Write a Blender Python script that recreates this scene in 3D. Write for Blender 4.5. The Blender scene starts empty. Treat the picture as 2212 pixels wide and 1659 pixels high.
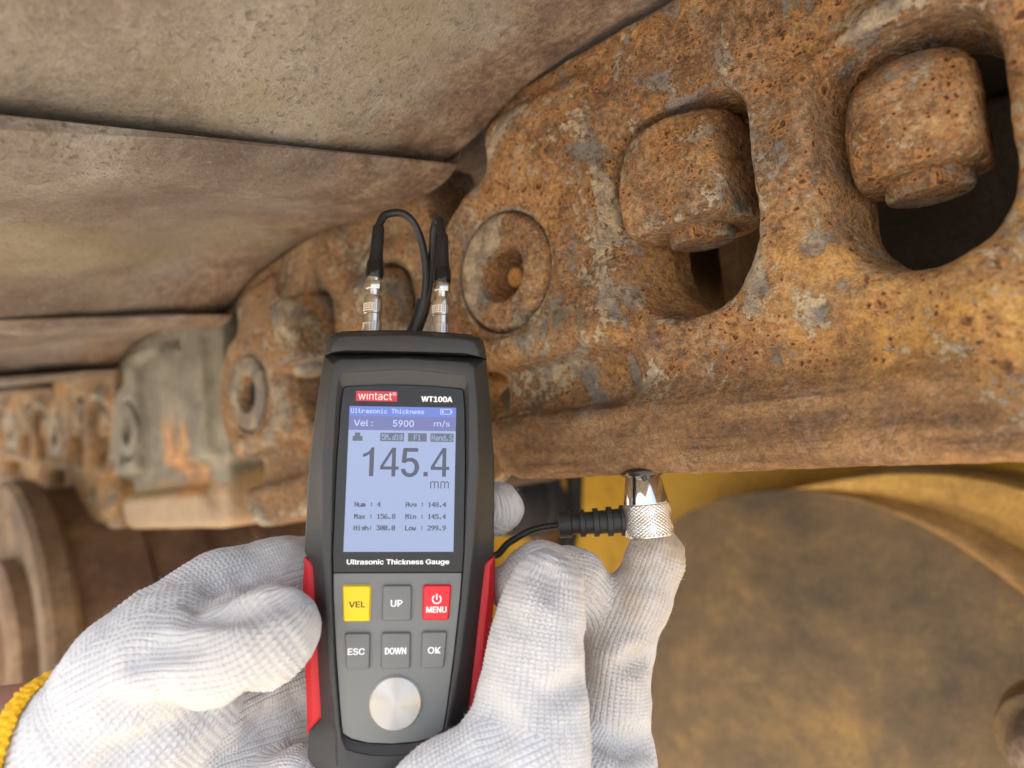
import bpy, bmesh, math, random
import numpy as np
import openvdb
from mathutils import Vector, Matrix, noise as mn

random.seed(7); RNG = np.random.default_rng(7)
SC = bpy.context.scene
COL = SC.collection
R_ = math.radians

# ------------------------------------------------------------------ camera, world, sun, exposure
ZC = 1.30                                   # lens height above the ground
FPX, CX, CY = 1450.0, 1106.0, 829.5         # focal length / centre in units of a 2212 px wide frame
cam = bpy.data.cameras.new('camera'); cam_ob = bpy.data.objects.new('camera', cam); COL.objects.link(cam_ob)
cam_ob.location = (0, 0, ZC); cam_ob.rotation_euler = (R_(90), 0, 0)
cam.sensor_width = 36.0; cam.lens = 36.0 * FPX / 2212.0
cam.clip_start = 0.01; cam.clip_end = 500
cam.dof.use_dof = True; cam.dof.focus_distance = 0.243; cam.dof.aperture_fstop = 6.0
SC.camera = cam_ob

SUN_EL, SUN_AZ = R_(60), R_(-148)           # azimuth from +Y, clockwise seen from above is positive X
world = bpy.data.worlds.new('World'); SC.world = world; world.use_nodes = True
wn = world.node_tree
sky = wn.nodes.new('ShaderNodeTexSky'); sky.sky_type = 'NISHITA'; sky.sun_disc = False
sky.sun_elevation = SUN_EL; sky.sun_rotation = SUN_AZ
sky.air_density = 1.0; sky.dust_density = 4.0; sky.ozone_density = 1.0
wn.links.new(sky.outputs[0], wn.nodes['Background'].inputs[0])
wn.nodes['Background'].inputs[1].default_value = 0.15
sun = bpy.data.lights.new('sun', 'SUN'); sun.energy = 3.2; sun.angle = R_(14); sun.color = (1.0, 0.95, 0.88)
sun_ob = bpy.data.objects.new('sun', sun); COL.objects.link(sun_ob)
sd = Vector((math.sin(SUN_AZ) * math.cos(SUN_EL), math.cos(SUN_AZ) * math.cos(SUN_EL), math.sin(SUN_EL)))
sun_ob.rotation_euler = sd.to_track_quat('Z', 'Y').to_euler(); sun_ob.location = (-1.5, -2, 3)
SC.view_settings.view_transform = 'Standard'; SC.view_settings.look = 'None'
SC.view_settings.exposure = 1.5; SC.view_settings.gamma = 1.0
SC.render.engine = 'CYCLES'

# ------------------------------------------------------------------ helpers
def P(u, v, Y):                              # a point on the ray of photo pixel (u,v) (2212 px wide) at depth Y
    return np.array([(u - CX) / FPX * Y, Y, ZC - (v - CY) / FPX * Y])

def tag(o, label=None, cat=None, group=None, kind=None):
    if label: o['label'] = label
    if cat: o['category'] = cat
    if group: o['group'] = group
    if kind: o['kind'] = kind
    return o

def empty(name, mat=None, **k):
    o = bpy.data.objects.new(name, None); COL.objects.link(o); o.empty_display_size = 0.02
    if mat is not None: o.matrix_world = mat
    return tag(o, **k)

def add(name, me, mat=None, parent=None, mw=None, smooth=None, **k):
    o = bpy.data.objects.new(name, me); COL.objects.link(o)
    if mat is not None: me.materials.clear(); me.materials.append(mat)
    if parent is not None: o.parent = parent
    if mw is not None: o.matrix_local = mw
    if smooth is not None:
        me.shade_smooth()
        if smooth < 179: me.set_sharp_from_angle(angle=R_(smooth))
    return tag(o, **k)

def mesh(name, v, f):
    me = bpy.data.meshes.new(name); me.from_pydata([tuple(map(float, p)) for p in v], [], [tuple(map(int, q)) for q in f]); me.update()
    return me

def mesh_np(name, v, quads):                 # fast path for big quad meshes
    me = bpy.data.meshes.new(name)
    n = len(quads); me.vertices.add(len(v)); me.loops.add(n * 4); me.polygons.add(n)
    me.vertices.foreach_set('co', np.ascontiguousarray(v, np.float32).ravel())
    me.loops.foreach_set('vertex_index', np.ascontiguousarray(quads, np.int32).ravel())
    me.polygons.foreach_set('loop_start', np.arange(0, n * 4, 4, dtype=np.int32))
    me.polygons.foreach_set('use_smooth', np.ones(n, bool))
    me.update(); me.validate(); return me

def frame_mat(F, o):                         # rows of F are the local axes
    m = Matrix.Identity(4)
    for i in range(3):
        for j in range(3): m[j][i] = F[i][j]
        m[i][3] = o[i]
    return m

def smin(a, b, k): h = np.maximum(k - np.abs(a - b), 0) / k; return np.minimum(a, b) - h * h * k * .25
def smax(a, b, k): return -smin(-a, -b, k)

def surf(fn, lo, hi, h, flip=False):         # signed distance function -> quad mesh arrays
    ax = [np.arange(lo[i], hi[i] + h, h, dtype=np.float32) for i in range(3)]
    d = fn(ax[0][:, None, None], ax[1][None, :, None], ax[2][None, None, :])
    d = np.ascontiguousarray(np.clip(np.broadcast_to(d, tuple(len(a) for a in ax)), -3 * h, 3 * h), np.float32)
    g = openvdb.FloatGrid(3 * h); g.copyFromArray(d)
    pts, quads = g.convertToQuads(0.0)
    pts = np.asarray(pts) * h + np.array(lo)
    quads = np.asarray(quads)
    p = pts[quads]; n = np.cross(p[:, 2] - p[:, 0], p[:, 3] - p[:, 1]); vol = np.einsum('ij,ij->', n, p.mean(1))
    if vol < 0: quads = quads[:, ::-1]
    return pts, quads

def vnormals(v, q):
    n = np.cross(v[q[:, 2]] - v[q[:, 0]], v[q[:, 3]] - v[q[:, 1]]); out = np.zeros_like(v)
    for i in range(4): np.add.at(out, q[:, i], n)
    return out / np.maximum(np.linalg.norm(out, axis=1), 1e-12)[:, None]

def roughen(v, q, amps):                     # push vertices along their normals by noise; amps = [(scale per unit, amplitude)]
    n = vnormals(v, q); d = np.zeros(len(v))
    for s, a in amps: d += a * np.array([mn.noise(Vector(p * s)) for p in v])
    return v + n * d[:, None]

def lathe(name, prof, seg=64, axis='Z', cap=True):   # prof = [(r, z)] outer surface from top to bottom
    v, f = [], []; m = len(prof)
    for (r, z) in prof:
        for i in range(seg):
            a = 2 * math.pi * i / seg; v.append((r * math.cos(a), r * math.sin(a), z))
    for j in range(m - 1):
        for i in range(seg):
            k = (i + 1) % seg; f.append((j * seg + i, (j + 1) * seg + i, (j + 1) * seg + k, j * seg + k))
    if cap:
        f.append(tuple(range(seg))); f.append(tuple(reversed(range((m - 1) * seg, m * seg))))
    me = mesh(name, v, f); bm = bmesh.new(); bm.from_mesh(me); bmesh.ops.recalc_face_normals(bm, faces=bm.faces[:]); bm.to_mesh(me); bm.free()
    return me

def catmull(pts, n=10):
    p = [np.array(x, float) for x in pts]; p = [2 * p[0] - p[1]] + p + [2 * p[-1] - p[-2]]; out = []
    for i in range(1, len(p) - 2):
        for k in range(n):
            t = k / n; a, b, c, d = p[i - 1:i + 3]
            out.append(.5 * ((2 * b) + (c - a) * t + (2 * a - 5 * b + 4 * c - d) * t * t + (3 * b - a - 3 * c + d) * t ** 3))
    out.append(p[-2]); return out

def frames(path):
    path = [np.asarray(p, float) for p in path]; T = []
    for i in range(len(path)):
        t = path[min(i + 1, len(path) - 1)] - path[max(i - 1, 0)]; T.append(t / np.linalg.norm(t))
    u = np.cross(T[0], [0, 0, 1]);
    if np.linalg.norm(u) < .1: u = np.cross(T[0], [0, 1, 0])
    u /= np.linalg.norm(u); U = [u]
    for i in range(1, len(T)):
        u = U[-1] - T[i] * np.dot(U[-1], T[i]); U.append(u / np.linalg.norm(u))
    return path, T, U

def tube(name, path, rad, seg=20):
    path, T, U = frames(path); rad = rad if hasattr(rad, '__len__') else [rad] * len(path); v, f = [], []
    for p, t, u, r in zip(path, T, U, rad):
        w = np.cross(t, u)
        for i in range(seg):
            a = 2 * math.pi * i / seg; v.append(p + r * (math.cos(a) * u + math.sin(a) * w))
    for j in range(len(path) - 1):
        for i in range(seg):
            k = (i + 1) % seg; f.append((j * seg + i, j * seg + k, (j + 1) * seg + k, (j + 1) * seg + i))
    f.append(tuple(reversed(range(seg)))); f.append(tuple(range((len(path) - 1) * seg, len(path) * seg)))
    return mesh(name, v, f)

def bevel(me, w, seg=2, ang=25):
    bm = bmesh.new(); bm.from_mesh(me)
    es = [e for e in bm.edges if len(e.link_faces) == 2 and e.calc_face_angle(0) > R_(ang)]
    bmesh.ops.bevel(bm, geom=es, offset=w, segments=seg, profile=.5, affect='EDGES', clamp_overlap=True)
    bm.to_mesh(me); bm.free(); return me

def prism(name, poly, z0, z1):               # polygon (counter-clockwise) extruded along z
    n = len(poly); v = [(x, y, z0) for x, y in poly] + [(x, y, z1) for x, y in poly]
    f = [tuple(reversed(range(n))), tuple(range(n, 2 * n))] + [(i, (i + 1) % n, n + (i + 1) % n, n + i) for i in range(n)]
    return mesh(name, v, f)

def join_mesh(name, parts):
    v, f = [], []
    for pv, pf in parts:
        o = len(v); v += list(pv); f += [tuple(i + o for i in q) for q in pf]
    return mesh(name, v, f)

# ------------------------------------------------------------------ materials
class NT:
    def __init__(s, name):
        s.m = bpy.data.materials.new(name); s.m.use_nodes = True; s.t = s.m.node_tree; s.n = s.t.nodes; s.l = s.t.links
        s.b = s.n['Principled BSDF']; s._c = None
    def new(s, typ, **k):
        x = s.n.new(typ)
        for a, b in k.items(): setattr(x, a, b)
        return x
    def put(s, sock, val):
        if isinstance(val, bpy.types.NodeSocket): s.l.new(val, sock)
        elif val is not None: sock.default_value = val
    def coord(s, which='Object'):
        if s._c is None: s._c = s.new('ShaderNodeTexCoord')
        return s._c.outputs[which]
    def mapping(s, vec, scale=(1, 1, 1), loc=(0, 0, 0), rot=(0, 0, 0)):
        x = s.new('ShaderNodeMapping'); s.put(x.inputs[0], vec); x.inputs[1].default_value = loc; x.inputs[2].default_value = rot; x.inputs[3].default_value = scale
        return x.outputs[0]
    def noise(s, vec, sc, det=4, rough=.55, dist=0, lac=2.0):
        x = s.new('ShaderNodeTexNoise'); s.put(x.inputs['Vector'], vec); x.inputs['Scale'].default_value = sc; x.inputs['Detail'].default_value = det
        x.inputs['Roughness'].default_value = rough; x.inputs['Distortion'].default_value = dist; x.inputs['Lacunarity'].default_value = lac
        return x.outputs[0]
    def vor(s, vec, sc, feat='F1', rnd=1.0):
        x = s.new('ShaderNodeTexVoronoi', feature=feat); s.put(x.inputs['Vector'], vec); x.inputs['Scale'].default_value = sc
        x.inputs['Randomness'].default_value = rnd
        return x
    def ramp(s, fac, stops, interp='LINEAR'):
        x = s.new('ShaderNodeValToRGB'); s.put(x.inputs[0], fac); r = x.color_ramp; r.interpolation = interp
        while len(r.elements) < len(stops): r.elements.new(.5)
        for e, (p, c) in zip(r.elements, stops): e.position = p; e.color = (c, c, c, 1) if not hasattr(c, '__len__') else (*c, 1)
        return x.outputs[0]
    def mr(s, x, a, b, c=0, d=1, smooth=True):
        n = s.new('ShaderNodeMapRange', interpolation_type='SMOOTHSTEP' if smooth else 'LINEAR'); s.put(n.inputs[0], x)
        for i, q in enumerate((a, b, c, d)): n.inputs[i + 1].default_value = q
        return n.outputs[0]
    def math(s, op, a, b=0.0, c=None):
        n = s.new('ShaderNodeMath', operation=op); s.put(n.inputs[0], a); s.put(n.inputs[1], b)
        if c is not None: s.put(n.inputs[2], c)
        return n.outputs[0]
    def mix(s, fac, a, b, mode='MIX'):
        n = s.new('ShaderNodeMix', data_type='RGBA', blend_type=mode); s.put(n.inputs[0], fac)
        for i, q in ((6, a), (7, b)):
            if isinstance(q, tuple): q = (*q, 1) if len(q) == 3 else q
            s.put(n.inputs[i], q)
        return n.outputs[2]
    def bump(s, h, dist, strength=1.0, nrm=None):
        n = s.new('ShaderNodeBump'); s.put(n.inputs['Height'], h); n.inputs['Distance'].default_value = dist; n.inputs['Strength'].default_value = strength
        if nrm is not None: s.put(n.inputs['Normal'], nrm)
        return n.outputs[0]
    def out(s, color=None, rough=None, metal=None, normal=None, **k):
        if isinstance(color, tuple): color = (*color, 1)
        s.put(s.b.inputs['Base Color'], color); s.put(s.b.inputs['Roughness'], rough); s.put(s.b.inputs['Metallic'], metal)
        if normal is not None: s.put(s.b.inputs['Normal'], normal)
        for a, b in k.items(): s.put(s.b.inputs[a.replace('_', ' ')], b)
        return s.m

def rust(name, seed=0., grey=.5, orange=.5, base=((.098, .058, .036), (.24, .142, .080), (.42, .275, .155)), pit=1.0, sc=1.0, zones=False, dark=1.0):
    t = NT(name); co = t.mapping(t.coord(), loc=(seed, seed * .7, -seed))
    big = t.noise(co, 15 * sc, 5, .6, .6); mid = t.noise(co, 75 * sc, 6, .7, .5); fine = t.noise(co, 420 * sc, 5, .7); grain = t.noise(co, 1300 * sc, 3, .75)
    tone = t.math('ADD', t.math('MULTIPLY', mid, .5), t.math('ADD', t.math('MULTIPLY', fine, .32), t.math('MULTIPLY', big, .18)))
    col = t.ramp(tone, [(.39, base[0]), (.49, base[1]), (.59, base[2])])
    # red-brown and yellow-orange rust bloom
    rm = t.mr(t.noise(t.mapping(co, loc=(5, 8, 1)), 34 * sc, 5, .65, .5), .5, .64)
    col = t.mix(t.math('MULTIPLY', rm, .45), col, (.205, .105, .058))
    om = t.mr(t.noise(t.mapping(co, loc=(3, 1, 2)), 24 * sc, 6, .68, .6), .62 - .3 * orange, .74 - .25 * orange)
    col = t.mix(t.math('MULTIPLY', om, t.mr(fine, .38, .58, .15, .8)), col, (.42, .235, .088))
    if zones:                                    # ochre stain on the right hand part, smooth worn brown on the rail
        sx = t.new('ShaderNodeSeparateXYZ'); t.put(sx.inputs[0], t.coord())
        wob = t.math('MULTIPLY', t.math('SUBTRACT', big, .5), .10)
        z = t.math('MULTIPLY', t.mr(t.math('ADD', sx.outputs[0], wob), .10, .19), t.mr(t.math('ADD', sx.outputs[1], wob), .02, -.04))
        col = t.mix(t.math('MULTIPLY', z, t.mr(mid, .34, .54, .25, .95)), col, (.60, .345, .09))
        rail = t.math('MULTIPLY', t.mr(t.math('ADD', sx.outputs[1], t.math('MULTIPLY', t.math('SUBTRACT', mid, .5), .03)), -.058, -.074), t.mr(t.math('ADD', t.math('ADD', sx.outputs[0], t.math('MULTIPLY', t.math('SUBTRACT', mid, .5), .02)), t.math('MULTIPLY', t.math('ADD', sx.outputs[1], .064), .74)), .171, .163))
    bt = t.mr(t.noise(t.mapping(co, loc=(6, 2, 5)), 13 * sc, 4, .6, .5), .36, .64); col = t.mix(.8, col, t.mix(bt, (.68, .62, .57), (1.35, 1.3, 1.15)), 'MULTIPLY')
    # bare grey and cream patches with ragged edges, also where edges are worn
    geo = t.new('ShaderNodeNewGeometry')
    edge = t.mr(geo.outputs['Pointiness'], .505, .56)
    gsum = t.math('ADD', t.noise(t.mapping(co, loc=(9, 4, 7)), 27 * sc, 7, .74, .9), t.math('MULTIPLY', t.math('SUBTRACT', fine, .5), .34))
    gsum = t.math('ADD', gsum, t.math('MULTIPLY', edge, .17))
    gm = t.mr(gsum, .685 - .26 * grey, .715 - .26 * grey)
    gcol = t.mix(t.mr(t.noise(co, 110 * sc, 5, .65), .4, .6), (.24, .225, .195), (.48, .41, .29))
    gcol = t.mix(t.mr(t.noise(co, 40 * sc, 4), .5, .6), gcol, (.165, .175, .18))
    fl = t.noise(t.mapping(co, loc=(1, 3, 9)), 190 * sc, 4, .65, .5); flm = t.math('MULTIPLY', t.mr(fl, .585, .625), t.mr(t.noise(t.mapping(co, loc=(7, 2, 2)), 20 * sc, 4, .6), .46, .58))
    col = t.mix(t.math('MULTIPLY', flm, .7), col, (.46, .38, .25))
    gz = t.mr(t.noise(t.mapping(co, loc=(4, 4, 8)), 11 * sc, 4, .6, .3), .46, .62)
    col = t.mix(t.math('MULTIPLY', gz, .5), col, t.mix(t.mr(fine, .4, .6), (.13, .098, .072), (.29, .225, .165)))
    # pits: dark ragged spots with an orange halo, three sizes
    h = t.math('MULTIPLY', fine, .0); free = t.math('SUBTRACT', 1.0, t.math('MULTIPLY', gm, .8))
    if zones: free = t.math('MULTIPLY', free, t.math('SUBTRACT', 1.0, t.math('MULTIPLY', rail, .9)))
    col = t.mix(t.math('MULTIPLY', gm, .82), col, gcol)
    if zones:
        st = t.noise(t.mapping(t.coord(), scale=(26, 120, 60), rot=(0, 0, .04)), 1.0, 5, .6, .4)
        dk = t.mr(t.noise(t.mapping(t.coord(), scale=(9, 190, 50), loc=(.3, .7, 0), rot=(0, 0, .05)), 1.0, 4, .6, .3), .56, .66)
        rc = t.ramp(t.math('ADD', t.math('MULTIPLY', st, .75), t.math('MULTIPLY', fine, .25)), [(.34, (.105, .062, .038)), (.46, (.215, .120, .060)), (.62, (.36, .21, .10))])
        rc = t.mix(t.math('MULTIPLY', dk, .6), rc, (.06, .038, .03))
        col = t.mix(t.math('MULTIPLY', rail, .9), col, rc)
    wn_ = t.new('ShaderNodeTexNoise'); t.put(wn_.inputs['Vector'], co); wn_.inputs['Scale'].default_value = 210 * sc; wn_.inputs['Detail'].default_value = 4; wn_.inputs['Roughness'].default_value = .65
    wv = t.new('ShaderNodeVectorMath', operation='MULTIPLY_ADD'); t.put(wv.inputs[0], wn_.outputs['Color']); wv.inputs[1].default_value = (.0045 / sc,) * 3; t.put(wv.inputs[2], co)
    clus = t.noise(t.mapping(co, loc=(2, 6, 4)), 48 * sc, 4, .62, .4)
    for i, (s_, r0, dens, kc) in enumerate(((135, .19, .80, 2.6), (250, .24, .72, 3.0), (460, .30, .60, 3.0))):
        v = t.vor(t.mapping(wv.outputs[0], loc=(i * 1.7, 0, 0)), s_ * sc, 'F1'); cell = t.new('ShaderNodeSeparateColor'); t.put(cell.inputs[0], v.outputs['Color'])
        on = t.mr(t.math('ADD', cell.outputs[0], t.math('MULTIPLY', t.math('SUBTRACT', clus, .5), kc)), dens, dens + .05)
        on = t.math('MULTIPLY', on, free)
        siz = t.math('ADD', .55, t.math('MULTIPLY', cell.outputs[1], .75))
        dd = t.math('DIVIDE', t.math('ADD', v.outputs['Distance'], t.math('MULTIPLY', t.math('SUBTRACT', fine, .5), .35)), siz)
        core = t.math('MULTIPLY', t.mr(dd, r0 * 1.1, r0 * .5), on); halo = t.math('MULTIPLY', t.mr(dd, r0 * 2.1, r0 * 1.4), on)
        rim = t.math('MULTIPLY', t.math('MULTIPLY', t.mr(dd, r0 * 2.7, r0 * 2.2), t.mr(dd, r0 * 1.8, r0 * 2.2)), on)
        col = t.mix(t.math('MULTIPLY', rim, .4 * pit), col, (.15, .078, .045))
        col = t.mix(t.math('MULTIPLY', halo, .72 * pit), col, (.42, .205, .075))
        col = t.mix(t.math('MULTIPLY', core, .9 * pit), col, t.mix(cell.outputs[2], (.04, .022, .015), (.10, .050, .028)))
        h = t.math('ADD', h, t.math('MULTIPLY', t.math('SUBTRACT', t.math('MULTIPLY', halo, .5), t.math('MULTIPLY', core, 1.5)), (1., .6, .3)[i]))
    col = t.mix(.6, col, t.mix(t.mr(t.math('ADD', t.math('MULTIPLY', grain, .6), t.math('MULTIPLY', fine, .4)), .34, .66), (.5, .48, .46), (1.5, 1.45, 1.38)), 'MULTIPLY')
    if dark != 1.0: col = t.mix(1.0, col, (dark, dark, dark), 'MULTIPLY')
    hh = t.math('ADD', t.math('MULTIPLY', mid, 1.5), t.math('ADD', t.math('MULTIPLY', fine, 1.0), t.math('ADD', t.math('MULTIPLY', grain, .35), t.math('ADD', t.math('MULTIPLY', h, .55), t.math('MULTIPLY', gm, -.3)))))
    return t.out(col, t.mr(gm, 0, 1, .88, .6), 0, t.bump(hh, .0016 / sc, 1.0), Specular_IOR_Level=.3)

def worn(name, c0, c1, c2, seed=0, sc=1.0, bump=.0005, rough=.75, grain=.5, stretch=(1, 1, 1), stain=0.):
    t = NT(name); co = t.mapping(t.coord(), loc=(seed, -seed, seed * .5), scale=stretch)
    a = t.noise(co, 9 * sc, 6, .62, .5); b = t.noise(co, 60 * sc, 6, .7); g = t.noise(co, 900 * sc, 4, .75); g2 = t.noise(co, 300 * sc, 4, .7)
    col = t.ramp(t.math('ADD', t.math('MULTIPLY', a, .75), t.math('MULTIPLY', b, .25)), [(.38, c0), (.5, c1), (.63, c2)])
    col = t.mix(grain, col, t.mix(t.mr(t.math('ADD', t.math('MULTIPLY', g, .5), t.math('MULTIPLY', g2, .5)), .36, .64), (.6, .58, .56), (1.4, 1.36, 1.3)), 'MULTIPLY')
    sp = t.noise(t.mapping(co, loc=(3, 3, 3)), 330 * sc, 3, .6, .3); zone = t.mr(a, .44, .56)
    pk = t.math('MULTIPLY', t.mr(sp, .60, .66), t.math('ADD', .35, t.math('MULTIPLY', zone, .65)))
    col = t.mix(t.math('MULTIPLY', pk, .42 * grain * 2), col, tuple(x * .42 for x in c0))
    pl = t.mr(t.noise(t.mapping(co, loc=(8, 1, 5)), 420 * sc, 3, .6, .4), .60, .66)
    col = t.mix(t.math('MULTIPLY', pl, .28 * grain * 2), col, tuple(min(.6, x * 1.2) for x in c2))
    if stain:                                    # rust creeping out from where the shoe meets the link, and an olive smear
        sx = t.new('ShaderNodeSeparateXYZ'); t.put(sx.inputs[0], t.coord()); wz = t.math('MULTIPLY', t.math('SUBTRACT', t.noise(co, 26, 6, .7), .5), .16)
        rz = t.mr(t.math('ADD', sx.outputs[2], wz), .085, .02); rb = t.ramp(t.math('ADD', t.math('MULTIPLY', b, .5), t.math('MULTIPLY', g2, .5)), [(.4, (.10, .06, .042)), (.5, (.20, .125, .08)), (.62, (.36, .26, .17))])
        col = t.mix(t.math('MULTIPLY', rz, stain), col, rb)
        oz = t.mr(t.noise(t.mapping(co, loc=(4, 0, 2)), 8, 4, .6), .54, .66); col = t.mix(t.math('MULTIPLY', oz, .5), col, (.25, .215, .135))
        pz = t.mr(t.noise(t.mapping(co, loc=(0, 7, 2)), 10, 4, .6), .54, .66); col = t.mix(t.math('MULTIPLY', pz, .45), col, (.17, .14, .135))
    h = t.math('ADD', t.math('MULTIPLY', b, .8), t.math('ADD', t.math('MULTIPLY', g2, .8), t.math('MULTIPLY', g, .35))); h = t.math('SUBTRACT', h, t.math('MULTIPLY', pk, .5))
    return t.out(col, rough, 0, t.bump(h, bump, .8), Specular_IOR_Level=.35)

def plain(name, c, rough=.5, metal=0, grain=0, gs=2500, bump=0, **k):
    t = NT(name); nrm = None; col = c
    if grain or bump:
        g = t.noise(t.coord(), gs, 4, .7)
        if grain: col = t.mix(t.mr(g, .3, .7), tuple(x * (1 - grain) for x in c), tuple(min(1, x * (1 + grain)) for x in c))
        if bump: nrm = t.bump(g, bump, .7)
    return t.out(col, rough, metal, nrm, **k)

def dusty(name, c, rough):
    t = NT(name); co = t.coord(); g = t.noise(co, 3500, 4, .7); lo = t.noise(co, 60, 5, .65)
    v = t.vor(co, 420, 'F1'); sp = t.math('MULTIPLY', t.mr(v.outputs['Distance'], .085, .05), t.mr(t.noise(co, 900, 2), .5, .58))
    col = t.mix(t.mr(lo, .5, .72), c, tuple(x * 1.5 + .006 for x in c)); col = t.mix(t.math('MULTIPLY', sp, .7), col, (.30, .27, .23))
    return t.out(col, t.mr(lo, .3, .7, rough - .06, rough + .12), 0, t.bump(g, .00006, .7))
def emis(name, c, s, grain=0.):
    t = NT(name); col = (*c, 1)
    if grain:
        g = t.noise(t.coord(), 1500, 3, .8); col = t.mix(t.mr(g, .3, .7), tuple(x * (1 - grain) for x in c), tuple(x * (1 + grain) for x in c))
    t.put(t.b.inputs['Emission Color'], col); t.b.inputs['Emission Strength'].default_value = s
    return t.out((.02, .02, .025), .25)

M = {}
M['ground'] = worn('dry_dirt', (.42, .37, .30), (.50, .45, .37), (.58, .53, .45), sc=.05, bump=.01)
M['rust'] = rust('pitted_rust', 0, .54, .62, zones=True)
M['rust_b'] = rust('rust_brown_blotched', 5, .5, .42, sc=.9, base=((.135, .092, .064), (.275, .19, .122), (.43, .32, .21)))
M['rust_tan'] = rust('rust_tan', 11, .6, .75, base=((.20, .125, .072), (.36, .24, .13), (.50, .36, .21)), pit=.5)
M['nut'] = rust('nut_rust', 3, .55, .55, pit=.9)
M['nut_dark'] = rust('nut_rust_dark', 8, .3, .5, pit=1.3)
M['plug'] = plain('plug_orange', (.50, .25, .075), .85, grain=.35, gs=900, bump=.0004)
M['pin'] = rust('pin_rust', 6, .26, .55, pit=1.0)
M['blackout'] = worn('blackout_steel', (.03, .02, .013), (.055, .038, .024), (.08, .055, .035), 12)  # near-black tone stands in for shade behind the link windows
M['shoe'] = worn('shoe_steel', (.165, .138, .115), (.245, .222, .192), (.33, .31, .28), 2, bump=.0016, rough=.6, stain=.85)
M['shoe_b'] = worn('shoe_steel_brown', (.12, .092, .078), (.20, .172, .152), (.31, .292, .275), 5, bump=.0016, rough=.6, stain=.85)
M['roller'] = worn('roller_iron', (.09, .05, .03), (.17, .1, .055), (.27, .17, .09), 3, bump=.0006)
M['flange'] = worn('flange_iron', (.08, .052, .03), (.16, .102, .056), (.27, .175, .095), 13, bump=.0008)
M['idler'] = worn('idler_iron', (.080, .060, .038), (.150, .102, .052), (.31, .19, .065), 4, sc=.7, bump=.0008, grain=.3)
M['idler_rim'] = worn('idler_rim_iron', (.15, .09, .04), (.27, .155, .055), (.40, .24, .085), 9, sc=1.2, bump=.0018, rough=.6)
M['rim_yellow'] = worn('rim_yellow_rust', (.20, .115, .04), (.36, .215, .055), (.50, .32, .085), 21, sc=.9, bump=.0008)
M['yellow'] = worn('yellow_paint', (.42, .24, .03), (.62, .36, .035), (.68, .42, .06), 1, bump=.0002, rough=.5, grain=.2)
M['dark'] = plain('dark_rubber', (.009, .009, .009), .7)
M['bushing'] = worn('bushing_steel', (.1, .06, .03), (.2, .12, .05), (.28, .17, .06), 7)
M['black'] = dusty('black_plastic', (.031, .031, .031), .38)
M['black_soft'] = plain('black_overmould', (.021, .022, .026), .5, bump=.00005, gs=3500, grain=.15)
M['red'] = plain('red_grip_rubber', (.62, .012, .02), .5, bump=.00003, gs=3000)
M['keypad'] = plain('keypad_rubber', (.185, .192, .185), .6, grain=.12, bump=.00003)
M['key'] = plain('key_rubber', (.165, .172, .168), .55, grain=.1, bump=.00003)
M['key_yellow'] = plain('key_yellow', (.86, .60, .008), .5, grain=.04)
M['key_red'] = plain('key_red', (.70, .016, .03), .5, grain=.04)
M['white'] = plain('white_print', (.82, .82, .82), .5)
M['ink'] = plain('dark_print', (.06, .05, .02), .5)
M['glass'] = dusty('screen_glass', (.010, .010, .011), .16)
M['logo'] = plain('logo_red', (.55, .03, .05), .35)
M['nickel'] = plain('nickel', (.74, .69, .60), .15, 1.0, bump=.00002, gs=4000)
M['rubber'] = plain('cable_rubber', (.012, .012, .014), .38, bump=.00002, gs=4000)
M['boot'] = plain('boot_rubber', (.022, .022, .022), .55, bump=.00004, gs=3000)
M['boot_gloss'] = plain('boot_gloss', (.008, .008, .008), .12)
M['steel'] = plain('polished_steel', (.66, .64, .60), .10, 1.0)
M['knurl'] = plain('knurled_aluminium', (.74, .73, .72), .30, 1.0)
M['gel'] = plain('couplant_gel', (.03, .025, .02), .06)
M['skin'] = plain('skin', (.32, .15, .10), .6, grain=.15, gs=600)
M['cuff'] = plain('yellow_yarn', (.85, .45, .01), .9, grain=.25, gs=900, bump=.0004)
M['lcd'] = emis('lcd_backlight', (.37, .455, .70), .34, .05)
M['lcd_title'] = emis('lcd_title_blue', (.15, .23, .70), .335)
M['lcd_bar'] = emis('lcd_bar_violet', (.17, .185, .44), .335)
M['lcd_text'] = emis('lcd_dark_text', (.07, .08, .13), .32)
M['lcd_light'] = emis('lcd_light_text', (.52, .58, .88), .39)
M['lcd_tag'] = emis('lcd_tag_grey', (.12, .13, .19), .32)
M['lcd_tagtext'] = emis('lcd_tag_text', (.30, .35, .52), .39)

def m_dial():
    t = NT('spun_metal'); sx = t.new('ShaderNodeSeparateXYZ'); t.put(sx.inputs[0], t.coord())
    r = t.math('SQRT', t.math('ADD', t.math('MULTIPLY', sx.outputs[0], sx.outputs[0]), t.math('MULTIPLY', sx.outputs[1], sx.outputs[1])))
    ring = t.noise(t.math('MULTIPLY', r, 1.0), 9000, 2, .6)
    cv = t.new('ShaderNodeCombineXYZ'); t.put(cv.inputs[0], t.math('MULTIPLY', r, 6000)); x = t.new('ShaderNodeTexNoise'); t.put(x.inputs['Vector'], cv.outputs[0]); x.inputs['Scale'].default_value = 1
    tg = t.new('ShaderNodeTangent', direction_type='RADIAL', axis='Z')
    sm = t.noise(t.coord(), 260, 5, .65)
    m = t.out(t.mix(t.mr(sm, .45, .7), (.56, .555, .54), (.45, .445, .435)), t.mr(sm, .3, .7, .38, .50), 1.0, t.bump(x.outputs[0], .00002, .5), Anisotropic=.95, Anisotropic_Rotation=.25)
    t.put(t.b.inputs['Tangent'], tg.outputs[0]); return m
M['dial'] = m_dial()

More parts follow.
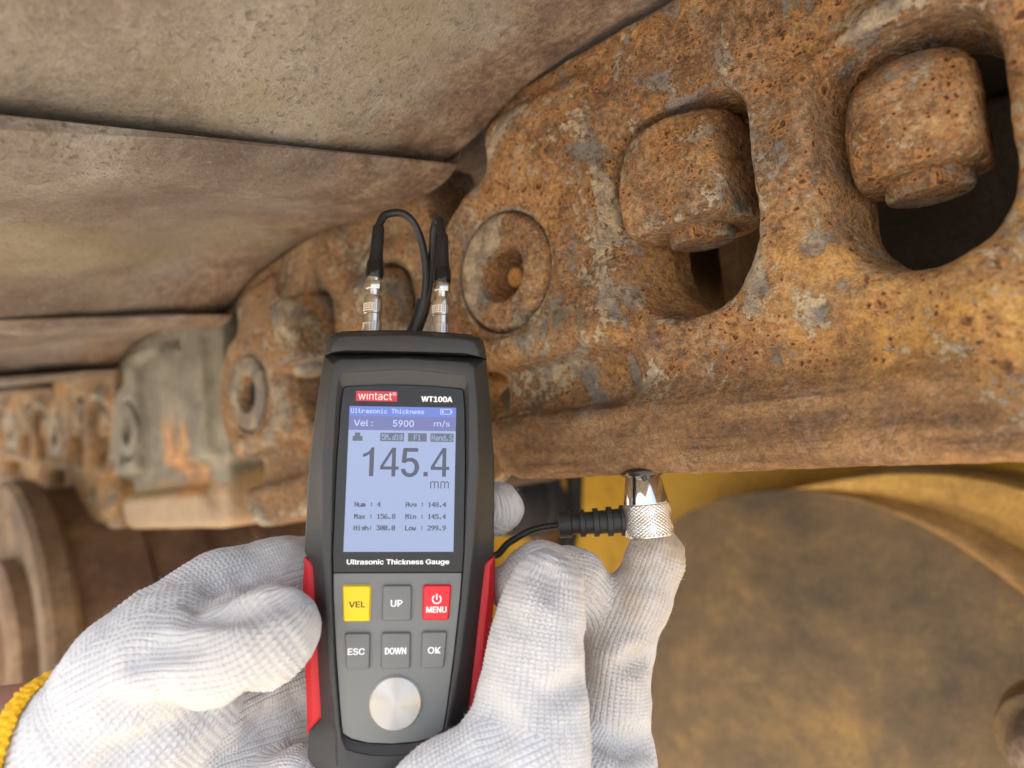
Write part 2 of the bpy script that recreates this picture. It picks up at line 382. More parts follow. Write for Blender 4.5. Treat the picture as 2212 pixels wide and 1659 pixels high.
def m_knit(name, tint=(.66, .66, .655), seed=0):
    t = NT(name)
    fuzz = t.noise(t.coord(), 3500, 4, .8); h2 = fuzz
    big = t.noise(t.mapping(t.coord(), loc=(seed, 0, 0)), 35, 4, .6)
    at = t.new('ShaderNodeAttribute', attribute_name='soil')
    soil = t.math('MULTIPLY', at.outputs['Fac'], t.mr(big, .3, .65, .3, 1.0))
    col = t.mix(soil, tint, (.46, .36, .25))
    col = t.mix(t.mr(t.noise(t.coord(), 700, 3, .7), .62, .75), col, tuple(x * .9 for x in tint))
    return t.out(col, .95, 0, t.bump(h2, .0002, .6), Specular_IOR_Level=.1, Sheen_Weight=.25)
M['knit'] = m_knit('white_cotton_knit')
M['fuzz'] = plain('cotton_fibre', (.64, .64, .65), .9)
M['knit_rib'] = M['knit']

# ------------------------------------------------------------------ ground
g = mesh('ground', [(-60, -60, 0), (60, -60, 0), (60, 60, 0), (-60, 60, 0)], [(0, 1, 2, 3)])
add('ground', g, M['ground'], kind='structure')

# ------------------------------------------------------------------ the track chain
CA, SA = .731, .682
def chain_frame(deg):
    c, s = math.cos(R_(deg)), math.sin(R_(deg))
    return np.array([[CA * c, -SA * c, s], [-CA * s, SA * s, c], [-SA, -CA, 0]])
PIN = [P(1084, 587, .31)] + [P(u, v, .31 * (1 + .558 * n)) for n, u, v in ((1, 535, 850), (2, 275, 930), (3, 120, 940), (4, 25, 932))]
PIN.append(PIN[-1] + np.array([-CA * .2536, SA * .2536, -.001]))
ANG = [7.0]
for i in range(1, 6):
    d = PIN[i - 1] - PIN[i]; ANG.append(math.degrees(math.atan2(d[2], math.hypot(d[0], d[1]))))
LF = [chain_frame(a) for a in ANG]

def box2(A, B, a0, a1, b0, b1, r=0.):
    qa = np.abs(A - (a0 + a1) / 2) - (a1 - a0) / 2 + r; qb = np.abs(B - (b0 + b1) / 2) - (b1 - b0) / 2 + r
    return np.sqrt(np.maximum(qa, 0) ** 2 + np.maximum(qb, 0) ** 2) + np.minimum(np.maximum(qa, qb), 0) - r
def extr(d2, C, c0, c1, r=0.):
    w = np.abs(C - (c0 + c1) / 2) - (c1 - c0) / 2 + r; d2 = d2 + r
    return np.sqrt(np.maximum(d2, 0) ** 2 + np.maximum(w, 0) ** 2) + np.minimum(np.maximum(d2, w), 0) - r
def caps(A, B, C, p, q, r):
    p, q = np.array(p, float), np.array(q, float); d = q - p; L = d @ d
    t = np.clip(((A - p[0]) * d[0] + (B - p[1]) * d[1] + (C - p[2]) * d[2]) / L, 0, 1)
    return np.sqrt((A - p[0] - t * d[0]) ** 2 + (B - p[1] - t * d[1]) ** 2 + (C - p[2] - t * d[2]) ** 2) - r

def window(A, B, C, aL, aR, top, bot, slope):
    e = np.clip(-C - 2, 0, 26) * slope; aL_ = aL + e
    ctr = (aL_ + aR) / 2; hw = (aR - aL_) / 2; up = box2(A, B, 0, 0, 0, 0) * 0
    qa = np.abs(A - ctr) - hw
    yb = bot + hw + e * .35                        # centre of the round lower end
    dlow = np.sqrt((A - ctr) ** 2 + np.minimum(B - yb, 0) ** 2) - hw
    dtop = B - top
    return smax(dlow, dtop, 18) + up

def link_sdf(solid):
    def fn(A, B, C):
        main = box2(A, B, -4, 214, -44, 83, 6); nose = np.sqrt((A + 2) ** 2 + B ** 2) - 48
        low = box2(A, B, -18, 205, -92, -36, 6)
        web = smin(extr(smin(main, nose, 12), C, -44, -3, 3), extr(low, C, -44, -4, 3), 6)
        proud = extr(smin(np.sqrt((A + 2) ** 2 + B ** 2) - 46, box2(A, B, -4, 58, -41, 72, 8), 8), C, -30, 0.5, 3)
        d = smin(web, proud, 5)
        d = smin(d, caps(A, B, C, (-18, -36, -5), (50, -34, -6.5), 8.5), 9)
        if not solid:
            d = smin(d, extr(box2(A, B, 112, 140, -50, 70, 10), C, -30, -.5, 4), 10)
            d = smin(d, caps(A, B, C, (134, 2, -9), (146, 24, -6), 10), 9); d = smin(d, caps(A, B, C, (146, 24, -6), (166, 35, -6), 10), 9)
            d = smin(d, caps(A, B, C, (166, 35, -6), (192, 36, -8), 10), 9)
            d = smax(d, -extr(box2(A, B, -60, 62, -70, -45, 9), C, -13, 40, 4), 9)
        else:
            d = smax(d, -extr(box2(A, B, 30, 76, -50, 66, 12), C, -7, 40, 5), 8)
            d = smin(d, extr(box2(A, B, 96, 190, -40, 80, 6), C, -30, 3, 3), 8)
            d = smax(d, -extr(box2(A, B, -60, 206, -64, -47, 8), C, -8, 40, 4), 8)
        # rail head along the bottom, its ends cut slanting
        rb = box2(A, B, -16, 190, -93, -69 if not solid else -66, 5)
        cut = ((-16 - A) * .78 + (-78 - B) * .62)
        rail = smax(extr(rb, C, -50, 2.5, 5), cut, 6)
        rail = smax(rail, (A - 168) * .55 + (B + 66) * .83, 8)
        d = smin(d, rail, 13)
        d = smin(d, extr(box2(A, B, 176, 205, -93, -45, 12), C, -46, -6, 4), 8)
        if not solid: d = smin(d, caps(A, B, C, (182, -52, -8), (206, -88, -9), 13), 14)
        # right hand end lies inboard, under the nose of the next link
        far = smin(np.sqrt((A - 254) ** 2 + B ** 2) - 45, box2(A, B, 196, 254, -40, 68, 8), 8)
        d = smin(d, extr(far, C, -86, -42, 4), 10)
        if not solid:
            d = smax(d, -window(A, B, C, 61, 120.5, 42, -39, .45), 3)
            d = smax(d, -window(A, B, C, 141, 191, 35, -39, .25), 5)
            for (x, y, x2, y2) in ((115, 66, 112.8, 55), (125.3, 60, 123.9, 54), (135.5, 59, 134.4, 49), (122.8, 68, 122.7, 62)):
                d = smax(d, -caps(A, B, C, (x, y, .2), (x2, y2, .2), 1.3), 1)
        d = smax(d, 28.6 - np.sqrt(A ** 2 + B ** 2) - 40 * (C < -60), .8)
        d = smax(d, -(np.sqrt((np.sqrt(A ** 2 + B ** 2) - 31) ** 2 + (C - 1.0) ** 2) - 1.5), 2.0)
        return d
    return fn

def make_link_mesh(name, solid, h):
    v, q = surf(link_sdf(solid), (-56, -98, -90), (304, 88, 9), h)
    v = v / 1000; v = roughen(v, q, [(45, .0007), (160, .0004), (420, .00022)])
    return mesh_np(name, v, q)

me_link = make_link_mesh('link_body', False, 1.2)
me_mid = make_link_mesh('link_body_mid', False, 1.6); me_far = make_link_mesh('link_body_far', False, 2.4)
me_solid = make_link_mesh('link_body_solid', True, 1.9)

def nut_mesh(w, hgt, dep, rad, seed):
    def fn(A, B, C):
        tz = np.clip((B + hgt / 2) / hgt, 0, 1)            # rounder towards the top
        d = smax(np.abs(A) - w / 2, np.abs(C) - dep / 2, rad)
        d = smax(d, np.abs(B) - hgt / 2, rad * .7)
        d = smax(d, np.sqrt(A ** 2 + C ** 2 + (B * .9 + 5) ** 2) - w * .70, 5)
        d = smax(d, (-B - hgt / 2) * .8 + (np.abs(A) + np.abs(C)) * .32 - w * .27, 4)
        return d
    v, q = surf(fn, (-w * .6,) + (-hgt * .6, -dep * .6), (w * .6, hgt * .6, dep * .6), .8)
    v = v / 1000 + np.array([seed, 0, 0]); v = roughen(v, q, [(60, .0006), (200, .0004), (520, .0003)]) - np.array([seed, 0, 0])
    return mesh_np('nut', v, q)
me_nut = nut_mesh(45, 42, 46, 3.0, 0); me_nut2 = nut_mesh(37, 38, 46, 3.0, .3)
me_bolt = bevel(lathe('bolt_end', [(.0125, .014), (.0128, .003), (.0122, 0)], 40), .0012, 2)
me_pin = lathe('pin', [(.0005, -.020), (.0090, -.020), (.0100, -.018), (.0112, -.008), (.0128, -.0012), (.0146, .0012), (.0240, .0014), (.0262, .0006), (.0278, -.0022), (.0281, -.05), (.0281, -.08)][::-1], 72)
me_plug = lathe('pin_plug', [(.0012, .0088), (.0016, .0095), (.0036, .0105), (.0046, .0096), (.0047, 0)], 24)
me_bush = lathe('bushing', [(.034, -.088), (.036, -.09), (.036, -.21), (.034, -.212)], 40)

def T(x, y, z): return Matrix.Translation((x, y, z))
RX90 = Matrix.Rotation(R_(90), 4, 'X')
link_mats = [M['rust'], M['rust_b'], None, M['rust_tan'], M['rust_tan'], M['rust_tan']]
def m_greylink():
    t = NT('grey_painted_link'); co = t.coord(); sx = t.new('ShaderNodeSeparateXYZ'); t.put(sx.inputs[0], co)
    a = t.noise(co, 14, 5, .6, .4); b = t.noise(co, 60, 5, .65)
    col = t.ramp(t.math('ADD', t.math('MULTIPLY', a, .6), t.math('MULTIPLY', b, .4)), [(.38, (.115, .105, .08)), (.5, (.175, .158, .118)), (.62, (.245, .215, .155))])
    # rust run: from the middle of the face down to the rail at the right hand end
    ln = t.math('ADD', sx.outputs[0], t.math('MULTIPLY', sx.outputs[1], .75)); dist = t.math('ABSOLUTE', t.math('SUBTRACT', ln, .10))
    wd = t.math('ADD', dist, t.math('MULTIPLY', t.math('SUBTRACT', t.noise(co, 32, 5, .65), .5), .12))
    run = t.math('MULTIPLY', t.mr(wd, .045, .012), t.mr(sx.outputs[1], .012, -.02)); run = t.math('MULTIPLY', run, t.mr(b, .36, .56, .35, 1.0))
    low = t.mr(t.math('ADD', sx.outputs[1], t.math('MULTIPLY', t.math('SUBTRACT', a, .5), .05)), -.05, -.062)
    col = t.mix(t.math('MULTIPLY', low, .7), col, (.36, .23, .10))
    col = t.mix(run, col, t.mix(t.mr(b, .4, .6), (.36, .13, .035), (.45, .24, .08)))
    rail = t.mr(sx.outputs[1], -.068, -.072); col = t.mix(rail, col, t.mix(b, (.30, .20, .12), (.40, .29, .18)))
    return t.out(col, .6, 0, t.bump(b, .0006, .7))
link_mats[2] = m_greylink()
llab = ['pitted orange rusty track link with two open windows, right behind the handheld gauge',
        'brown rusty track link just left of the gauge with black hole in its pin',
        'smooth grey track link with raised digits and an orange rust run',
        'tan blurred track link next left of the smooth grey link',
        'tan blurred track link second to the left of the smooth grey link',
        'tan blurred track link farthest to the left, cut by the picture edge']
for k in range(6):
    mw = frame_mat(LF[k], PIN[k]); r = empty('track_link', mw, label=llab[k], cat='track link', group='links of the rusty track chain')
    add('link_body', me_solid.copy() if k == 2 else (me_link, me_mid, None, me_far, me_far, me_far)[k], link_mats[k], r)
    p = add('pin', me_pin if k == 0 else me_pin.copy(), (M['pin'], M['rust_b'], link_mats[2], M['rust_tan'], M['rust_tan'], M['rust_tan'])[k], r, smooth=40)
    if k == 0:
        add('pin_plug', me_plug, M['plug'], p, T(-.0015, -.001, -.020), smooth=40, label='small orange plug in the pin hole')
    else:
        add('hole_shade', lathe('hole', [(.0116, -.007), (.0110, -.019)], 32), M['dark'], p, smooth=40)  # dark disc painted in for the shade inside the pin hole
    if k != 2:
        for j, (a, b, c, mn_, me) in enumerate(((.0885, .0180, -.021, 'nut', me_nut), (.165, .0125, -.026, 'nut_dark', me_nut2))):
            n = add('nut', me if k == 0 else me.copy(), M[mn_] if k == 0 else M['rust_tan'], r, T(a + (.004 if k == 1 else 0), b, c + (.022 if k == 1 else 0)) @ Matrix.Rotation(R_(-4 if j == 0 else 3), 4, 'Y'))
            add('bolt_end', me_bolt if (k == 0 and j == 0) else me_bolt.copy(), M['nut_dark'] if k == 0 else M['rust_b'], n, T(.001, -.0258 if j == 0 else -.0245, 0) @ Matrix.Rotation(R_(-90), 4, 'X'), smooth=40)
# digits cast into the grey link
try:
    import os
    FNT = bpy.data.fonts.load(os.path.join(bpy.utils.system_resource('DATAFILES'), 'fonts', 'Inter.woff2'))
except Exception:
    FNT = None                                # the built-in letters
def text_mesh(s, size, bold=0., depth=0., sx=1.0, align='LEFT', sp=1.0, font=None):
    cu = bpy.data.curves.new('t', 'FONT'); cu.body = s; cu.size = 1.0; cu.align_x = align; cu.space_character = sp
    cu.offset = 0; cu.font = FNT if FNT else cu.font; cu.extrude = depth / size; cu.resolution_u = 3
    o = bpy.data.objects.new('t', cu); COL.objects.link(o)
    bpy.context.view_layer.update()
    me = bpy.data.meshes.new_from_object(o.evaluated_get(bpy.context.evaluated_depsgraph_get()))
    bpy.data.objects.remove(o); bpy.data.curves.remove(cu)
    n = len(me.vertices); co = np.empty(n * 3, np.float32); me.vertices.foreach_get('co', co); co = co.reshape(-1, 3)
    co[:, 0] *= size * sx; co[:, 1] *= size; co[:, 2] *= size
    me.vertices.foreach_set('co', co.ravel()); me.update(); return me
def embolden(me, dx, dy, dz):
    bm = bmesh.new(); bm.from_mesh(me); g0 = bm.verts[:] + bm.edges[:] + bm.faces[:]
    for i, (ox, oy) in enumerate(((dx, 0), (-dx, 0), (0, dy), (0, -dy))):
        r_ = bmesh.ops.duplicate(bm, geom=g0); vs = [v for v in r_['geom'] if isinstance(v, bmesh.types.BMVert)]
        bmesh.ops.translate(bm, verts=vs, vec=(ox, oy, dz * (i + 1)))
    bm.to_mesh(me); bm.free(); return me
def fit_text(s, x0, x1, y0, y1, bold=0., depth=0.):  # lay text into a box (capital height between y0 and y1)
    me = text_mesh(s, 1.0, bold, 0)
    n = len(me.vertices); co = np.empty(n * 3, np.float32); me.vertices.foreach_get('co', co); co = co.reshape(-1, 3)
    lo, hi = co.min(0), co.max(0)
    co[:, 0] = x0 + (co[:, 0] - lo[0]) / (hi[0] - lo[0]) * (x1 - x0); co[:, 1] = y0 + (co[:, 1] - lo[1]) / (hi[1] - lo[1]) * (y1 - y0)
    me.vertices.foreach_set('co', co.ravel()); me.update()
    return embolden(me, bold * 4.5 * (y1 - y0), bold * 2.5 * (y1 - y0), .002) if bold else me
links = [o for o in COL.objects if o.name.startswith('track_link')]
tm = text_mesh('0980 L', .0185, 0, .0018)
add('cast_digits', tm, link_mats[2], links[2], T(.108, .056, .0030) @ Matrix.Rotation(R_(-7), 4, 'Z'))

# bushings between the two strands
for k in range(0, 2):
    add('track_bushing', me_bush if k == 0 else me_bush.copy(), M['bushing'], mw=frame_mat(LF[k], PIN[k]), smooth=40,
        label=('steel bushing behind the windows of the orange link' if k == 0 else 'steel bushing deep behind the brown link'), cat='bushing', group='bushings between the chain strands')
for k in range(0, 2):
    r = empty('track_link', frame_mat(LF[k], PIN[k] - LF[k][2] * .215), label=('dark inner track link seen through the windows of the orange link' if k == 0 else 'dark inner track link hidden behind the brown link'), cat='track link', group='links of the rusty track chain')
    add('link_body', me_solid.copy(), M['blackout'], r)  # colour darkened so the interior shade is in the material

# ------------------------------------------------------------------ track shoes (undersides seen from below)
def make_shoe(k, prof, drop, mat, label, t0=-.62, t1=.325, amp=1.0):
    F, o = LF[k], PIN[k]; et = np.array([0., -math.sin(R_(drop)), math.cos(R_(drop))])    # in link axes (a,b,c)
    pr = catmull([(a / 1000, b / 1000, 0) for a, b in prof], 14); na = len(pr); ts = np.linspace(t0, t1, 80); nt = len(ts)
    V, Q = [], []
    for layer, off_ in ((0, 0.), (1, .013)):
        for i in range(na):
            off = off_ * min(1, max(.02, (pr[-1][0] - pr[i][0]) / .09)) ** .8 if off_ else 0.
            for t in ts:
                inner = 1.0 if t > .002 else 0.0
                b = pr[i][1] if inner else max(pr[i][1], .0865)
                bb = b + off
                if layer == 0:
                    nz = mn.noise(Vector((pr[i][0] * 9 + k * 3, t * 8, 1.5))) * .0075 + mn.noise(Vector((pr[i][0] * 30, t * 26, k))) * .0006
                    bb += nz * amp * min(1, max(0, (t - .004) / .04))
                V.append((pr[i][0], bb + t * et[1], t * et[2] + .006 * 0))
    def idx(l, i, j): return (l * na + i) * nt + j
    for i in range(na - 1):
        for j in range(nt - 1):
            Q.append((idx(0, i, j), idx(0, i, j + 1), idx(0, i + 1, j + 1), idx(0, i + 1, j)))
            Q.append((idx(1, i, j), idx(1, i + 1, j), idx(1, i + 1, j + 1), idx(1, i, j + 1)))
    for i in range(na - 1):
        Q.append((idx(0, i, 0), idx(0, i + 1, 0), idx(1, i + 1, 0), idx(1, i, 0))); Q.append((idx(0, i, nt - 1), idx(1, i, nt - 1), idx(1, i + 1, nt - 1), idx(0, i + 1, nt - 1)))
    for j in range(nt - 1):
        Q.append((idx(0, 0, j), idx(1, 0, j), idx(1, 0, j + 1), idx(0, 0, j + 1))); Q.append((idx(0, na - 1, j), idx(0, na - 1, j + 1), idx(1, na - 1, j + 1), idx(1, na - 1, j)))
    me = mesh_np('track_shoe', np.array(V), np.array(Q)); me.set_sharp_from_angle(angle=R_(50))
    return add('track_shoe', me, mat, mw=frame_mat(F, o), label=label, cat='track shoe', group='steel shoes above the chain')
SH = [(-100, 80), (-65, 71), (-35, 67), (-10, 70), (20, 77), (44, 79.5), (88, 78.5), (151, 69), (205, 58), (232, 56), (246, 60)]
make_shoe(0, [(-120, 82), (-75, 69), (-40, 64), (-14, 66), (20, 76.5), (52, 82), (90, 86), (150, 87), (250, 82), (300, 80)], 9.5, M['shoe'], 'large grey-brown steel track shoe across the top, above the orange link')
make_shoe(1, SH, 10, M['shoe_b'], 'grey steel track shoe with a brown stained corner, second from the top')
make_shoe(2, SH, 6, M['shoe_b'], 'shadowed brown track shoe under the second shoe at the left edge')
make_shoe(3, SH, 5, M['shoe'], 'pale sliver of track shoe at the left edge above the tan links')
make_shoe(4, SH, 4, M['shoe_b'], 'farthest dim track shoe behind the tan links at the left edge')

# ------------------------------------------------------------------ roller, idler, frame
AX = np.array([[CA, -SA, 0], [0, 0, 1], [-SA, -CA, 0]])          # lathe axis (local z) = outward normal of the chain
def roller(c, s, lab):
    r = empty('track_roller', frame_mat(AX, c), label=lab, cat='roller')
    add('flange', lathe('flange', [(.168 * s, .02), (.172 * s, .026), (.172 * s, .044), (.166 * s, .05), (.140 * s, .05), (.134 * s, .044), (.090 * s, .038)], 96, cap=False), M['flange'], r, smooth=35)
    add('tread', lathe('tread', [(.150 * s, -.055), (.160 * s, -.052), (.160 * s, .022), (.150 * s, .024)], 96), M['roller'], r, smooth=35)
    add('inner_flange', lathe('inner_flange', [(.10 * s, -.42), (.150 * s, -.418), (.150 * s, -.18), (.143 * s, -.178), (.143 * s, -.12), (.152 * s, -.118), (.152 * s, -.057), (.10 * s, -.056)], 96), M['roller'], r, smooth=35)
    add('hub', lathe('hub', [(.095 * s, .030), (.095 * s, .055), (.088 * s, .06), (.05 * s, .06), (.045 * s, .068), (.01, .068)], 48), M['roller'], r, smooth=35)
    return r
roller((-.525, .776, ZC - .302), 1.13, 'rusty track roller with wide flange at the lower left edge')

ic = P(1740, 1632, .60)
r = empty('idler_wheel', frame_mat(AX, ic), label='large blurred brown idler wheel face at the lower right', cat='idler wheel')
add('web_disc', lathe('web_disc', [(.004, .0), (.07, .002), (.16, -.004), (.218, -.012), (.234, -.012), (.234, -.03)], 128), M['idler'], r, smooth=40)
def crescent(me):                             # the rims thin out and run into the disc towards their upper end
    bm = bmesh.new(); bm.from_mesh(me)
    bmesh.ops.delete(bm, geom=[v for v in bm.verts if not -.9 < math.atan2(v.co.y, v.co.x) < 1.78], context='VERTS')
    for v in bm.verts:
        a = math.atan2(v.co.y, v.co.x); q = min(1, max(0, (a - .75) / 1.0)); q = q * q * (3 - 2 * q); rr = math.hypot(v.co.x, v.co.y); r2 = .2335 + (rr - .2335) * (1 - q)
        v.co.x *= r2 / rr; v.co.y *= r2 / rr; v.co.z = v.co.z * (1 - q) - .0135 * q
    bm.to_mesh(me); bm.free()
rm_ = (lathe('ring_rib', [(.232, -.02), (.236, .002), (.241, .005), (.247, .002), (.262, -.02)], 128, cap=False))
crescent(rm_)
add('ring_rib', rm_, M['idler_rim'], r, smooth=60)
om_ = (lathe('outer_rim', [(.260, -.018), (.268, -.016), (.282, .002), (.312, .006), (.318, 0), (.318, -.08), (.25, -.08)], 128, cap=False))
crescent(om_)
add('outer_rim', om_, M['rim_yellow'], r, smooth=50)

gd = empty('blackout_box', frame_mat(LF[0], PIN[0]), label='added light-blocking plates as guard just under the rail of the orange link', cat='blackout')  # added box, keeps light out of the space behind the windows
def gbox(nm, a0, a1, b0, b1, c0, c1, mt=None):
    add(nm, bevel(prism(nm, [(a0, b0), (a1, b0), (a1, b1), (a0, b1)], c0, c1), .0004), mt or M['blackout'], gd, smooth=30)
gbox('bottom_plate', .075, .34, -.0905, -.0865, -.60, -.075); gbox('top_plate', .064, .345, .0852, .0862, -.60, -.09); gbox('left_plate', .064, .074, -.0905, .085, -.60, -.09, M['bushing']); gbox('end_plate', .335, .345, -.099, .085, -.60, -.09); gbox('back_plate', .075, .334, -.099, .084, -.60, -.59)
fr = empty('machine_chassis', frame_mat(AX, P(1180, 1120, .95)), label='yellow painted machine chassis behind the chain and probe cable', cat='chassis')
add('side_plate', bevel(prism('side_plate', [(-5, -1.2), (1.4, -1.2), (1.4, .16), (-5, .16)], -.03, 0), .004), M['yellow'], fr)
def bar(x0, x1, y0, y1, z0, z1, mat, nm): return add(nm, bevel(prism(nm, [(x0, y0), (x1, y0), (x1, y1), (x0, y1)], z0, z1), .004), mat, fr, smooth=30)
bar(.012, .03, -.2, .3, 0.0, .05, M['roller'], 'rib')
bar(-.9, -.06, -.22, -.10, 0.0, .12, M['yellow'], 'flange_bar')
tag(add('hydraulic_hose', tube('hydraulic_hose', catmull([P(1243, 980, .8), P(1240, 1060, .8), P(1236, 1130, .79), P(1215, 1210, .78), P(1190, 1330, .78)], 8), .0105), M['dark'], smooth=60),
    'black hose hanging against the yellow frame left of the probe', 'hose')
pg = empty('frame_plug', frame_mat(AX, P(1098, 1092, .72)), label='black round plug on the yellow frame beside the gauge edge', cat='plug')
add('cap', lathe('cap', [(.034, -.04), (.034, .0), (.03, .006), (.01, .007)], 40), M['dark'], pg, smooth=40)
add('collar', lathe('collar', [(.04, -.05), (.04, -.03), (.034, -.028)], 40), M['dark'], pg, smooth=40)

bs = empty('steel_boss', frame_mat(AX, P(2262, 1650, .40)), label='grey-brown rounded steel boss cut by the lower right corner', cat='boss')
add('dome', lathe('dome', [(.0005, .012), (.010, .011), (.017, .007), (.0205, .0), (.022, -.01), (.024, -.06)], 64, cap=False), M['shoe_b'], bs, smooth=60)
add('collar', lathe('collar', [(.0222, -.030), (.030, -.031), (.031, -.036), (.031, -.06)], 64, cap=False), M['idler'], bs, smooth=40)

# ------------------------------------------------------------------ the thickness gauge (local mm: x right, y up, z to the viewer)
GR = np.array([[.99620551, .00751114, .0867073], [.08472846, .14399797, -.98594405], [-.01989124, .98954948, .14281516]])
GT = np.array([-.0378821, .22916154, ZC - .03216959])
GM = Matrix.Identity(4)
for i in range(3):
    for j in range(3): GM[i][j] = GR[i, j] / 1000
    GM[i][3] = GT[i]
def G(x, y, z): return np.array(GM @ Vector((x, y, z)))
gauge = empty('thickness_gauge', GM, label='black and red handheld gauge reading 145.4 mm between two white gloves', cat='gauge')

def ring_loft(name, rings, sub=4, close_top=True, close_bot=True):
    """rings: list of (z, [(halfwidth, y), ...]) from bottom centre (0) to top centre (0); mirrored and lofted along z"""
    V, Fc = [], []; n = None
    for z, ks in rings:
        half = []
        for i in range(len(ks) - 1):
            for s in range(sub):
                t = s / sub; half.append(((1 - t) * ks[i][0] + t * ks[i + 1][0], (1 - t) * ks[i][1] + t * ks[i + 1][1]))
        half.append(ks[-1]); loop = half + [(-x, y) for x, y in half[-2:0:-1]]; n = len(loop)
        zz = z if callable(z) else (lambda x, y, z=z: z)
        V += [(x, y, zz(x, y)) for x, y in loop]
    for r_ in range(len(rings) - 1):
        for i in range(n):
            k = (i + 1) % n; Fc.append((r_ * n + i, r_ * n + k, (r_ + 1) * n + k, (r_ + 1) * n + i))
    if close_bot: Fc.append(tuple(reversed(range(n))))
    if close_top: Fc.append(tuple(range((len(rings) - 1) * n, len(rings) * n)))
    return mesh(name, V, Fc)

YK = [-97.5, -96.8, -94, -91, -82.5, -78.7, -60, -40, -30, -25, 5, 25, 42.6, 43.6, 43.9]
WO = [0, 18, 25.6, 28.0, 28.0, 24.2, 26.2, 28.2, 29.3, 32.4, 32.2, 30.8, 29.0, 26, 0]
WB = [0, 18, 25.6, 28.6, 29.2, 29.4, 30.6, 32, 32.6, 33, 32.4, 30.9, 29.2, 26, 0]
def ring(W, ins=0., yin=0.):
    out = []
    for i, (w, y) in enumerate(zip(W, YK)):
        yy = y + (yin if y < -94.5 else 0) - (yin if y > 43 else 0)
        out.append((max(0, w - ins) if w > 0 else 0, yy))
    return out
yb = [-96.8, -96.3, -93.5, -90.5, -82, -78.2, -60, -40, -30, -25, 5, 25, 39.5, 41.2, 42.2]
wbz = [0, 12, 16.6, 17.4, 18.2, 19.0, 22.0, 24.2, 25.0, 25.6, 27.1, 26.4, 25.0, 22.5, 0]
bez = lambda ins, dy: [(max(0, w - ins) if w > 0 else 0, y - (dy if y > 39 else 0) + (dy if y < -96 else 0)) for w, y in zip(wbz, yb)]
yi = [-88.3, -88.0, -86.9, -85.9, -83.0, -78, -60, -40, -30, -25, 5, 25, 33.5, 36, 37.6]
wi = [0, 6.0, 11.6, 14.4, 16.0, 17.0, 19.3, 21.2, 21.7, 22.0, 22.8, 22.6, 22.2, 21.0, 0]
inn = list(zip(wi, yi))
yg = [-85.3, -85.2, -84.5, -83.6, -81.5, -77.5, -60, -40, -31.5, -25, 5, 25, 30.6, 31.3, 32.2]
wg = [0, 4.5, 10.0, 13.6, 15.9, 16.9, 18.9, 20.8, 21.6, 21.9, 21.9, 21.4, 20.7, 20.0, 0]
gl = list(zip(wg, yg))
body = ring_loft('body', [(-25, ring(WB, 4, 3)), (-22, ring(WB, 1.2, .8)), (-19, ring(WB, .4)), (-12, ring(WB, .4)), (-11, ring(WO, .0)), (-6.5, ring(WO, 0)), (-5.2, ring(WO, .5, .3)),
                          (-.9, bez(-.5, 0)), (.5, bez(.3, .4)), (1.1, bez(.9, .9)), (1.3, [(w + .25 if w else 0, y) for w, y in inn]), (.9, inn), (-.5, gl), (-1.5, gl)], 4)
bevel(body, .35, 2, 22); add('body', body, M['black'], gauge, smooth=40)
# top cap with its own lip
YC = [44.15, 44.15, 44.05, 43.2, 43.1, 46, 50.2, 51.4, 51.9, 52.7]
def cap_ring(ins, top, bot=0.): return [(max(0, w - ins) if w else 0, y - (top if y > 49 else 0) + (bot if y < 45 else 0)) for w, y in zip([0, 12, 24, 28.6, 29.0, 28.7, 27.6, 26.2, 23, 0], YC)]
capm = ring_loft('top_cap', [(-24.5, cap_ring(4, 2, .2)), (-22, cap_ring(1.0, .5)), (-19, cap_ring(0, 0)), (-6.5, cap_ring(0, 0)), (-4.6, cap_ring(.8, .4)), (-1.6, cap_ring(2.6, 2.2)), (-1.2, cap_ring(3.4, 2.8, .3))], 4)
bevel(capm, .4, 2, 20); add('top_cap', capm, M['black'], gauge, smooth=40)
lip = ring_loft('connector_plate', [(-20, [(0, 50), (22, 50), (24.4, 50), (24.4, 51.6), (23.6, 52.5), (12, 53.2), (0, 53.5)]), (-8, [(0, 50), (22, 50), (24.4, 50), (24.4, 51.6), (23.6, 52.5), (12, 53.2), (0, 53.5)]), (-7, [(0, 50.4), (22, 50.4), (24, 50.4), (24, 51.2), (23, 52.0), (12, 52.8), (0, 53.0)])], 4)
bevel(lip, .3, 2, 25); add('connector_plate', lip, M['black_soft'], gauge, smooth=40)
# red side grips
for s in (1, -1):
    out_, inn_ = [], []
    for y, w0, w1 in ((-27.3, 31.6, 33.2), (-30, 28.6, 33.3), (-40, 27.4, 33.2), (-51, 26.4, 32.2), (-60, 25.5, 31.4), (-72, 24.3, 30.3), (-79.4, 23.4, 29.7), (-83.6, 28.0, 29.2)):
        inn_.append((s * w0, y)); out_.append((s * w1, y))
    V, Fc = [], []; n = len(out_)
    for (xi, y), (xo, _) in zip(inn_, out_):
        V += [(xi, y, -10.6), (xi, y, -6.9), (xi + (xo - xi) * .55, y, -6.7), (xo - s * .4, y, -9.0), (xo, y, -11.5), (xo, y, -17.5), (xo - s * 2, y, -19.5), (xi, y, -19.5)]
    for i in range(n - 1):
        for j in range(8):
            k = (j + 1) % 8; q = (i * 8 + j, i * 8 + k, (i + 1) * 8 + k, (i + 1) * 8 + j); Fc.append(q)
    Fc.append(tuple(range(8))); Fc.append(tuple(reversed(range((n - 1) * 8, n * 8))))
    me = mesh('side_grip', V, Fc); bm = bmesh.new(); bm.from_mesh(me); bmesh.ops.recalc_face_normals(bm, faces=bm.faces[:]); bm.to_mesh(me); bm.free()
    bevel(me, .35, 2, 30); add('side_grip', me, M['red'], gauge, smooth=40)

